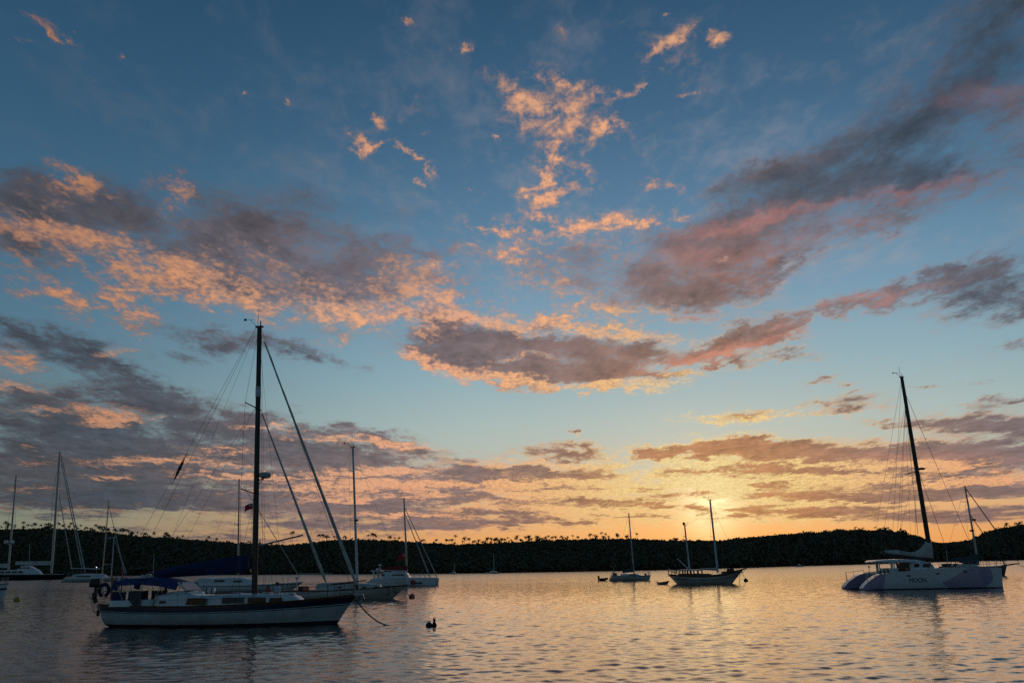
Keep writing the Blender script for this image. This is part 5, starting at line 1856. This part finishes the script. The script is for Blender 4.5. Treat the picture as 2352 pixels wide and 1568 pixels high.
def gulet():
    b = Boat('ketch', 'traditional two-masted wooden ketch with a high bow and open deckhouse, below the sunset', 'sailboat', *Z5(1590, 1335))
    P = lambda *a: b.at(*Z5(*a))
    xs, zs = P(1080, 1204); ws, _ = P(1200, 1333); xb, zb = P(2112, 1146); wb, _ = P(1968, 1312); _, zm = P(1590, 1228)
    h = Hull(xs, xb, ws, wb, zs, zm, zb, 4.2, tsn=.55, full=2.6, draft=.8)
    b.add('hull', h.mesh([(.0, 0), (.08, 0), (.52, 3), (.6, 0), (.86, 3), (.95, 0)]), [M['gel2'], M['anti'], M['navy'], M['wood']])
    b.add('deck', h.deck(.25, .1), M['deck'])
    b.add('cap_rail', h.rail_tube(.06, .02), M['wood'])
    r0, rz = P(1200, 1150); r1, _ = P(1520, 1150)
    roof = b.add('deckhouse_roof', MB().plan([(rz - .06, r0, r1, 1.5, 1.4), (rz + .1, r0 + .1, r1 - .1, 1.45, 1.35)], crown=.05), M['gel2'])
    zl = P(1300, 1192)[1]
    b.add('deckhouse', MB().plan([(zm - .35, r0 + .15, r1 - .1, 1.35, 1.25), (zl, r0 + .15, r1 - .1, 1.35, 1.25)], p=9), M['wood'])
    for X in (1208, 1250, 1285, 1320, 1360, 1400, 1450, 1512):
        x = P(X, 1160)[0]
        for s in (1, -1):
            b.add('deckhouse_post', MB().box((x, s * 1.28, (zl + rz) / 2), (.16 if X > 1340 else .1, .1, rz - zl + .1)), M['wood'], roof)
    a0, az_ = P(1045, 1145); a1, _ = P(1155, 1145)
    aw = b.add('stern_awning', MB().box(((a0 + a1) / 2, 0, az_), (a1 - a0, 2.4, .07), bev=.02), M['sail'])
    for X in (1090, 1150):
        x = P(X, 1145)[0]
        for s in (1, -1):
            b.add('awning_post', MB().tube([(x, s * 1.05, zs - .1), (x, s * 1.05, az_)], .04, 5), M['wood'], aw)
    b.add('stern_rail', pulpit(h, .10, .7, stern=True, r=.03), M['wood'])
    m0, m1 = b.p3(*Z5(1762, 1180)), b.p3(*Z5(1652, 172))
    n0, n1 = b.p3(*Z5(1366, 1140)), b.p3(*Z5(1298, 522))
    simple_rig(b, h, m0, m1, .15, M['whitemast'], (.49,), 1.0, wr=.014, back=False, name='main_mast')
    mz = simple_rig(b, h, n0, n1, .12, M['whitemast'], (.74,), .6, wr=.012, fore=False, back=False, name='mizzen_mast', top=False)
    mb = MB().box(n1, (.4, .3, .08))
    q = b.p3(*Z5(1285, 494))
    mb.tube([n1, q], .03, 6).sphere(q, .2, 12)
    e = b.p3(*Z5(1350, 465))
    mb.tube([n1, e], .02, 5)
    b.add('masthead_lantern', mb, M['dark'], mz)
    b.add('triatic_stay', wire(n1, m0.lerp(m1, .85), .012), M['wire'])
    b.add('mizzen_boom', spar(b.p3(*Z5(1345, 1122)), b.p3(*Z5(1190, 978)), .08, .06), M['whitemast'])
    p0, p1 = b.p3(*Z5(1520, 1136)), b.p3(*Z5(1752, 1142))
    bm_ = b.add('main_boom', spar(p0, p1, .08), M['wood'])
    b.add('sail_cover', sail_cover(p0 + Vector((0, 0, .08)), p1 + Vector((0, 0, .08)), .12, .25, .14, .08, 2), M['sail'], bm_)
    p0, p1 = b.p3(*Z5(1768, 1080)), b.p3(*Z5(1890, 1105))
    b.add('staysail_boom', spar(p0, p1, .07), M['wood'])
    b.add('bowsprit', spar((xb - 1.2, 0, zb - .15), b.p3(*Z5(2170, 1120)), .11, .06), M['wood'])
    b.add('bobstay', wire(b.p3(*Z5(2160, 1124)), (lerp(wb, xb, .45), 0, zb * .4), .02), M['wire'])
    for X, w_, hh in ((1540, .5, .35), (1590, .8, .4), (1640, .5, .3), (1850, .5, .45)):
        x = P(X, 1190)[0]
        b.add('deck_locker', MB().box((x, 0, h.sheer(x) + hh / 2 - .2), (w_, 1.2, hh + .3), bev=.05), M['wood'])
    x, z = P(1930, 1150)
    sc = MB()
    for k in range(7):
        sc.sphere((x + .25 * math.cos(k * 2.1), .3 * math.sin(k * 1.7), h.sheer(x) + .12 + .06 * k), .28, 8, sz=.7)
    b.add('stowed_jib', sc, M['maroon'])
    w0, z0 = P(1900, 1205)
    g = ground(*Z5(2155, 1302))
    bo = empty('mooring_buoy', (g.x, g.y, 0))
    MB().sphere((0, 0, .1), .32, 14).build('float', M['rubber'], bo)
    MB().tube([(-.06, 0, .4), (0, 0, .5), (.06, 0, .4)], .03, 6).build('ring', M['steel'], bo)
    tag(bo, 'dark mooring buoy ahead of the two-masted ketch', 'buoy')
    rope('mooring_rope', 'mooring line from the ketch bow to its dark buoy', world(b, (xb - .2, -.2, zb - .1)), (g.x, g.y, .4), .03, .2)
    rope('anchor_rope', 'anchor rope dropping straight to the water from the ketch bow', world(b, (xb - .5, -.3, zb - .3)), world(b, (xb - .9, -1.0, -.05)), .03, .02)
    b.add('chain_plate_rail', lifelines(h, .42, .9, 8, .55, .018), M['steel'])


gulet()


def moon_cat():
    b = Boat('catamaran', 'large white catamaran with purple patches and MOON on its hull, black wing mast', 'catamaran', *Z6(1250, 846))
    P = lambda *a: b.at(*Z6(*a))
    # near hull lies in front of the centre plane: shift the measuring plane to its side
    OFF = -2.35
    Q = lambda X, Y: b.at(*Z6(X, Y), off=OFF - .7)
    xs, zs = Q(652, 660); ws, _ = Q(362, 862); xb, zb = Q(2122, 590); wb, _ = Q(2137, 822); _, zm = Q(1300, 600)
    # hull paint: white with lilac and violet shapes
    m = mat('patterned_hull_paint', (.7, .7, .72), .25, coat=.4)
    n = Nodes(m.node_tree)
    co = n.n('ShaderNodeTexCoord').outputs['Object']
    X, Y, Z = n.sep(co)
    pA, pB = Q(1240, 820), Q(1625, 600)
    sl = (pB[0] - pA[0]) / (pB[1] - pA[1])
    lineA = n.m('SUBTRACT', X, n.m('ADD', n.m('MULTIPLY', n.m('SUBTRACT', Z, pA[1]), sl), pA[0]))
    tz = n.m('SUBTRACT', Z, pA[1])
    lineA = n.m('SUBTRACT', lineA, n.m('MULTIPLY', n.m('MULTIPLY', tz, n.m('SUBTRACT', pB[1] - pA[1], tz)), .55))
    c1, r1 = Q(1640, 700), (Q(1990, 700)[0] - Q(1640, 700)[0])
    in1 = n.m('LESS_THAN', n.v('LENGTH', n.xyz(n.m('SUBTRACT', X, c1[0]), 0.0, n.m('MULTIPLY', n.m('SUBTRACT', Z, c1[1]), 1.9))), r1)
    k1 = n.m('MULTIPLY', n.m('GREATER_THAN', lineA, 0.0), in1)
    c2 = Q(1900, 690)
    r2 = Q(1990, 700)[0] - Q(1890, 700)[0]
    k2 = n.m('LESS_THAN', n.v('LENGTH', n.xyz(n.m('SUBTRACT', X, c2[0]), 0.0, n.m('MULTIPLY', n.m('SUBTRACT', Z, c2[1]), .9))), r2)
    k2 = n.m('MULTIPLY', k2, n.m('GREATER_THAN', n.m('SUBTRACT', X, Q(1820, 690)[0]), 0.0))
    pC = Q(600, 850)
    k3 = n.m('LESS_THAN', n.m('SUBTRACT', X, n.m('MULTIPLY', Z, .25)), pC[0])
    base = n.mix(k1, (.68, .69, .71, 1), (.44, .35, .49, 1))
    base = n.mix(k2, base, (.30, .28, .46, 1))
    base = n.mix(k3, base, (.42, .31, .46, 1))
    n.put(m.node_tree.nodes['Principled BSDF'].inputs['Base Color'], base)
    for yc in (OFF, -OFF):
        h = Hull(ws - .1, xb, ws - .1, wb, .22, zm, zb, 1.45, tsn=.5, yc=yc, full=6, tm=.4, nst=44)
        # sheer drops to the water over the after sugar-scoop
        xk = xs

        def sheer(t, h=h):
            x = lerp(h.xs, h.xb, t)
            top = lerp(zs, zm, min(1, (x - xk) / 5)) if x > xk else None
            if top is None:
                u = (x - h.xs) / (xk - h.xs)
                return .16 + (zs - .16) * math.sin(u * math.pi / 2) ** .85
            return lerp(top, zb, max(0, (x - xk - 5) / (h.xb - xk - 5)))
        h.sheer = lambda x, h=h: sheer(min(1, max(0, h.t_of(x))), h)
        # build with the stepped sheer
        mb = MB()
        ts = [k / 60 for k in range(61)]
        fr = [-1, -.6, -.3, 0, .05, .12, .25, .4, .55, .7, .85, .95, 1]
        rows = []
        for f in fr:
            row = []
            for t in ts:
                x1 = lerp(h.xs, h.xb, t)
                hh = sheer(t, h)
                z = f * .5 if f < 0 else f * hh
                v = (z + .5) / (hh + .5)
                bb_ = .72 * hull_shape(t, .62, .4) * (1 - (1 - v) ** 5)
                x = lerp(lerp(ws, wb, t), x1, max(0, f))
                row.append((x, bb_, z))
            rows.append(row)
        nn = len(ts)
        vs, fs, mi = [], [], []
        for sgn in (1, -1):
            o = len(vs)
            for row in rows:
                vs += [(x, yc + sgn * q, z) for x, q, z in row]
            for i in range(len(rows) - 1):
                for k in range(nn - 1):
                    fs.append((o + i * nn + k, o + i * nn + k + 1, o + (i + 1) * nn + k + 1, o + (i + 1) * nn + k))
                    mi.append(1 if fr[i + 1] <= .05 else 0)
        o2 = len(rows) * nn
        for i in range(len(rows) - 1):
            fs.append((i * nn, (i + 1) * nn, o2 + (i + 1) * nn, o2 + i * nn)); mi.append(0)
        L_ = (len(rows) - 1) * nn
        for k in range(nn - 1):
            fs.append((L_ + k, L_ + k + 1, o2 + L_ + k + 1, o2 + L_ + k)); mi.append(2)
        ho = b.add('hull', mb.add(vs, fs, mi), [m, M['navy'], M['gel']])
        for Xp in (910, 1272, 1630):
            x, z = Q(Xp, {910: 692, 1272: 667, 1630: 642}[Xp])
            s = -1 if yc < 0 else 1
            sd = .72 * hull_shape(h.t_of(x), .62, .4) * (1 - (1 - (z + .5) / (sheer(h.t_of(x), h) + .5)) ** 5)
            b.add('porthole', MB().box((x, yc + s * sd, z), (.36, .04, .13), bev=.015), M['glass'], ho)
        b.add('rubbing_strake', MB().tube([(x, yc + (-1 if yc < 0 else 1) * (.72 * hull_shape(h.t_of(x), .62, .4)), h.sheer(x) + .0) for x in np.linspace(xk, xb - .3, 24)], .03, 5), M['gel'], ho)
        if yc < 0:
            nh, nsheer = h, sheer
    near = nh
    # lettering
    tx0, tz0 = Q(922, 776); tx1, tz1 = Q(1125, 716)
    cu = bpy.data.curves.new('lettering', 'FONT')
    cu.body = 'MOON'
    cu.extrude = .012
    cu.space_character = .92
    cu.size = 1.0
    tmp = bpy.data.objects.new('lettering', cu)
    COL.objects.link(tmp)
    dg = bpy.context.evaluated_depsgraph_get()
    me = bpy.data.meshes.new_from_object(tmp.evaluated_get(dg))
    bpy.data.objects.remove(tmp)
    co_ = np.array([v.co[:] for v in me.vertices])
    mn, mx = co_.min(0), co_.max(0)
    sx, sz = (tx1 - tx0) / (mx[0] - mn[0]), (tz1 - tz0) / (mx[1] - mn[1])
    for v in me.vertices:
        x = tx0 + (v.co.x - mn[0]) * sx
        z = tz0 + (v.co.y - mn[1]) * sz
        t = near.t_of(x)
        sd = .72 * hull_shape(t, .62, .4) * (1 - (1 - (z + .5) / (near.sheer(x) + .5)) ** 5)
        v.co = (x, OFF - sd - .012 - v.co.z * .8, z)
    me.materials.clear()
    me.materials.append(M['navy'])
    lo = bpy.data.objects.new('lettering', me)
    COL.objects.link(lo)
    lo.parent = b.root
    lo['label'] = 'dark MOON lettering on the hull side'
    # deck between the hulls, cabin
    zd = zm
    b.add('bridge_deck', MB().plan([(.75, xs + .6, xb - 6.5, 2.5, 2.3), (zs - .02, xs + .1, xb - 6.0, 2.6, 2.4)], p=9), M['gel'])
    b.add('trampoline_beam', MB().tube([(xb - .7, OFF, zb - .15), (xb - .7, -OFF, zb - .15)], .14, 8), M['alu'])
    yo = -2.0
    C = lambda X, Y: b.at(*Z6(X, Y), off=yo)
    c0, _ = C(705, 640); c1, _ = C(1315, 590); _, ct = C(1000, 500); _, cf = C(1215, 520)
    cab = b.add('cabin', MB().plan([(zs - .1, c0 + 1.9, c1 + .2, 2.0, 1.7), (lerp(zs, ct, .5), c0 + 1.95, c1 - .25, 1.97, 1.6), (cf - .05, c0 + 2.0, C(1225, 520)[0], 1.88, 1.5), (ct - .03, c0 + 2.05, C(1130, 520)[0], 1.75, 1.35)], crown=.06), M['gel'])
    roof = MB()
    x0, z0 = C(515, 500)
    x1, _ = C(1130, 500)
    roof.plan([(ct - .16, x0 + .15, x1, 1.9, 1.7), (ct - .05, x0, x1, 1.95, 1.75), (ct + .06, x0 + .25, x1 - .2, 1.8, 1.6)], crown=.1)
    b.add('hardtop', roof, M['gel'])
    for s in (1, -1):
        for X_ in (715, 745):
            x = C(X_, 600)[0]
            b.add('hardtop_post', MB().box((x, s * 1.75, (zs + ct - .1) / 2), (.24 if X_ == 715 else .1, .08, ct - zs), bev=.02), M['gel'])
    hw = lambda x, z: 1.93
    for a_, c_, sl, rk in (((975, 587), (1048, 540), .08, .0), ((1085, 587), (1212, 540), .08, .15)):
        w0, z0 = C(*a_); w1, z1 = C(*c_)
        window_strip(b, lambda x, z: lerp(1.99, 1.72, (x - c0) / (c1 - c0)), w0, w1, z0, z1, sl, parent=cab, rake=rk)
    w0, z0 = C(1215, 578); w1, z1 = C(1290, 530)
    window_strip(b, lambda x, z: 1.66, w0, w1 - .2, z0, z1, .0, parent=cab, rake=.35)
    d0, dz0 = C(895, 640); d1, dz1 = C(840, 525)
    b.add('companionway', MB().box((c0 + 1.88, 0, (zs + ct) / 2 - .1), (.1, 2.6, ct - zs - .3)), M['glass'])
    for Xs, Xe in ((750, 800),):
        x = C(775, 625)[0]
        b.add('cockpit_seat', MB().box((x, -1.0, zs + .22), (.7, .6, .45), bev=.05).box((x, 1.0, zs + .22), (.7, .6, .45), bev=.05), M['gel'])
    for X_, Yt in ((555, 620), (605, 610), (655, 615)):
        x, z = C(X_, Yt)
        b.add('winch', MB().lathe([(.001, 0), (.14, 0), (.10, .1), (.10, .22), (.12, .28), (.001, .28)], (x, OFF + .4, zs - .05), 12), M['dark'])
    # rails over the scoops
    for s in (1, -1):
        rl = MB()
        pts = []
        for X_, Y_ in ((345, 790), (400, 652), (500, 645), (640, 632)):
            x, z = Q(X_, Y_)
            pts.append((x, s * (abs(OFF) + .3), max(z, near.sheer(x) + .25)))
        pts[0] = (pts[0][0] + .6, pts[0][1], near.sheer(pts[0][0] + .6) + .05)
        rl.tube(pts, .025, 6)
        for p in pts[1:]:
            rl.tube([p, (p[0], p[1], near.sheer(p[0]) - .05)], .022, 5)
        b.add('stern_rail', rl, M['steel'])
    x, z = Q(457, 580)
    b.add('stern_lamp_pole', MB().tube([(x, OFF + .2, near.sheer(x)), (x, OFF + .2, z)], .025, 5).sphere((x, OFF + .2, z), .08, 8), M['dark'])
    # black wing mast
    m0, m1 = b.p3(*Z6(1195, 500)), b.p3(2071, 866)
    mast = b.add('wing_mast', spar(m0, m1, .25, .17, 12, 14, flat=.6), M['blackmast'])
    b.add('masthead_fitting', masthead(m1, r=.02), M['dark'], mast)
    rp = b.p3(*Z7(452, 850))
    b.add('mast_radar', MB().tube([(rp.x - .5, 0, rp.z), (rp.x, 0, rp.z)], .06, 6).lathe([(.001, -.12), (.3, -.1), (.3, .08), (.001, .14)], (rp.x, 0, rp.z), 14), M['dark'], mast)
    s0, s1 = b.p3(*Z7(345, 885)), b.p3(*Z7(425, 872))
    b.add('spreader', MB().tube([s0, s1], .035, 5).tube([(s0.x + .3, 1.4, s0.z), s1], .035, 5).tube([(s0.x + .3, -1.4, s0.z), s1], .035, 5), M['dark'], mast)
    hd = m0.lerp(m1, .86)
    for s in (1, -1):
        xq = C(1010, 600)[0]
        b.add('cap_shroud', wire((xq, s * 2.9, near.sheer(xq)), hd, .014).tube([(C(930, 600)[0], s * 2.8, zs), m0.lerp(m1, .5)], .012, 4), M['wire'])
        b.add('running_backstay', wire((xs + .4, s * 2.6, zs), m1, .012).tube([(xs + 1.2, s * 2.6, zs), hd], .012, 4), M['wire'])
    b.add('forestay', wire((xb - .75, 0, zb - .05), m0.lerp(m1, .93), .02), M['wire'])
    b.add('inner_forestay', wire((xb - 3.4, 0, zb - .2), m0.lerp(m1, .52), .02), M['wire'])
    b.add('trampoline', MB().box(((xb - 6 + xb - .7) / 2, 0, zb - .22), (5.3, 4.0, .03)), M['dgrey'])
    b.add('halyard', wire(m0 + Vector((-1.0, .1, 1.5)), m0.lerp(m1, .97), .01).tube([m0 + Vector((-1.8, .1, 1.2)), m0.lerp(m1, .9)], .01, 4), M['wire'])
    # boom and the big grey sail bag that climbs the mast
    B = lambda X, Y: b.p3(*Z6(X, Y))
    boom = b.add('boom', spar(B(570, 398), B(1190, 492), .14, .16), M['dark'])
    top = [(600, 376), (680, 370), (760, 372), (840, 384), (920, 396), (980, 393), (1020, 375), (1060, 342), (1095, 295), (1125, 262), (1160, 248), (1190, 262), (1206, 330)]
    bot = [(600, 408), (680, 420), (760, 430), (840, 440), (920, 452), (980, 460), (1020, 464), (1060, 468), (1095, 470), (1125, 473), (1160, 478), (1190, 484), (1206, 488)]
    rings = []
    for i, (t_, bt) in enumerate(zip(top, bot)):
        p, q = B(*t_), B(*bt)
        wd = .34 * (.55 if i in (0, len(top) - 1) else 1) * (1 + .08 * math.sin(i * 2.3))
        ring = []
        for k in range(12):
            a = 2 * math.pi * k / 12
            s_ = (math.sin(a) + 1) / 2
            yy = wd * math.cos(a) * (1 - .6 * max(0, s_ - .35))
            ring.append((lerp(q.x, p.x, s_), yy, lerp(q.z, p.z, s_)))
        rings.append(ring)
    b.add('sail_bag', MB().rings(rings), M['grey'])
    b.add('lifelines', lifelines(near, .42, .97, 9, .65, .016), M['steel'])


moon_cat()


def behind_cat():
    b = Boat('sailboat', 'dark blue-hulled sailboat with grey sail cover, half hidden behind the MOON catamaran', 'sailboat', *Z6(2000, 690), y=150)
    P = lambda *a: b.at(*Z6(*a))
    xb, zb = P(2140, 562); wb, _ = P(2112, 684); xs, zs = P(1330, 575); _, zm = P(1800, 580)
    h = Hull(xs, xb, xs + .4, wb, zs, zm, zb, 4.2, tsn=.65)
    b.add('hull', h.mesh([(.0, 0), (.2, 0), (.9, 3)]), [M['navy'], M['anti'], M['navy'], M['wood']])
    b.add('deck', h.deck(), M['deck'])
    c0, _ = P(1450, 570); c1, _ = P(1790, 570); ct = P(1600, 548)[1]
    b.add('cabin', MB().plan([(zs - .2, c0, c1, 1.3, .9), (ct, c0 + .3, c1 - .8, 1.1, .7)], crown=.08), M['gel2'])
    m0, m1 = b.p3(*Z6(1785, 560)), b.p3(*Z7(791, 990))
    simple_rig(b, h, m0, m1, .17, M['alu'], (.3, .58), 1.1, wr=.015, fore=False)
    sp1 = b.p3(*Z6(2300, 536))
    b.add('bowsprit', spar((xb - .8, 0, zb - .05), sp1, .14, .08), M['dark'])
    b.add('furled_genoa', furled(sp1 + Vector((-.2, 0, .2)), m1 + Vector((.1, 0, -.3)), .10, .07), M['dgrey'])
    b.add('furled_staysail', furled((xb - .3, 0, zb + .1), m0.lerp(m1, .64), .09, .06), M['dgrey'])
    for Xq, Yq in ((862, 1250), (845, 1335)):
        p = b.p3(*Z7(Xq, Yq))
        b.add('mast_radar', MB().box(p, (.55, .5, .3), bev=.08), M['dark'])
    p0, p1 = b.p3(*Z6(1450, 545)), b.p3(*Z6(1780, 545))
    B = lambda X, Y: b.p3(*Z6(X, Y))
    top = [(1455, 478), (1520, 470), (1590, 463), (1650, 452), (1710, 435), (1760, 414), (1785, 430)]
    bot = [(1455, 500), (1520, 522), (1590, 542), (1650, 552), (1710, 556), (1760, 558), (1785, 558)]
    rings = []
    for i, (t_, bt) in enumerate(zip(top, bot)):
        p, q = B(*t_), B(*bt)
        rings.append([(lerp(q.x, p.x, (math.sin(a) + 1) / 2), .4 * math.cos(a) * (.6 if i in (0, 6) else 1), lerp(q.z, p.z, (math.sin(a) + 1) / 2)) for a in np.linspace(0, 2 * math.pi, 12, endpoint=False)])
    b.add('sail_bag', MB().rings(rings), M['dgrey'])
    b.add('lifelines', lifelines(h, .03, .96, 9, .75, .022), M['steel'])
    b.add('bow_pulpit', pulpit(h, .93, .7), M['steel'])
    x, z = P(1350, 375)
    b.add('stern_aerial', MB().tube([(x, -.8, zs), (x, -.8, z)], .04, 5), M['steel'])
    for X_, w_ in ((1345, .9), (1400, .4), (1475, .6)):
        x, z = P(X_, 565)
        b.add('deck_locker', MB().box((x, -.6, zs + .2), (w_, .6, .5), bev=.08), M['dark'])
    g = ground(2352, 1312)
    e = world(b, (sp1.x - .6, -.05, sp1.z - .2))
    rope('mooring_rope', 'mooring line slanting from the bowsprit at the right picture edge to the water', e, (e.x + 8.5, e.y - 1, -.05), .035, .25)


behind_cat()


def shore_launch():
    p = at(1838, 1301, 560)
    b = Boat('motor_launch', 'tiny white launch under the forest right of the two-masted ketch', 'motorboat', 1838, 1305, y=540)
    h = Hull(-2.6, 2.8, -2.4, 2.0, .8, .7, 1.1, 2.0, tsn=.8)
    b.add('hull', h.mesh([(.0, 0), (.85, 2)]), [M['gel'], M['anti'], M['navy']])
    b.add('deck', h.deck(.1), M['gel2'])
    cb = b.add('cabin', MB().plan([(.6, -1.0, .9, .8, .6), (1.5, -.9, .5, .75, .55)], crown=.05), M['gel'])
    window_strip(b, lambda x, z: .76, -.7, .3, 1.0, 1.35, .05, parent=cb)


shore_launch()
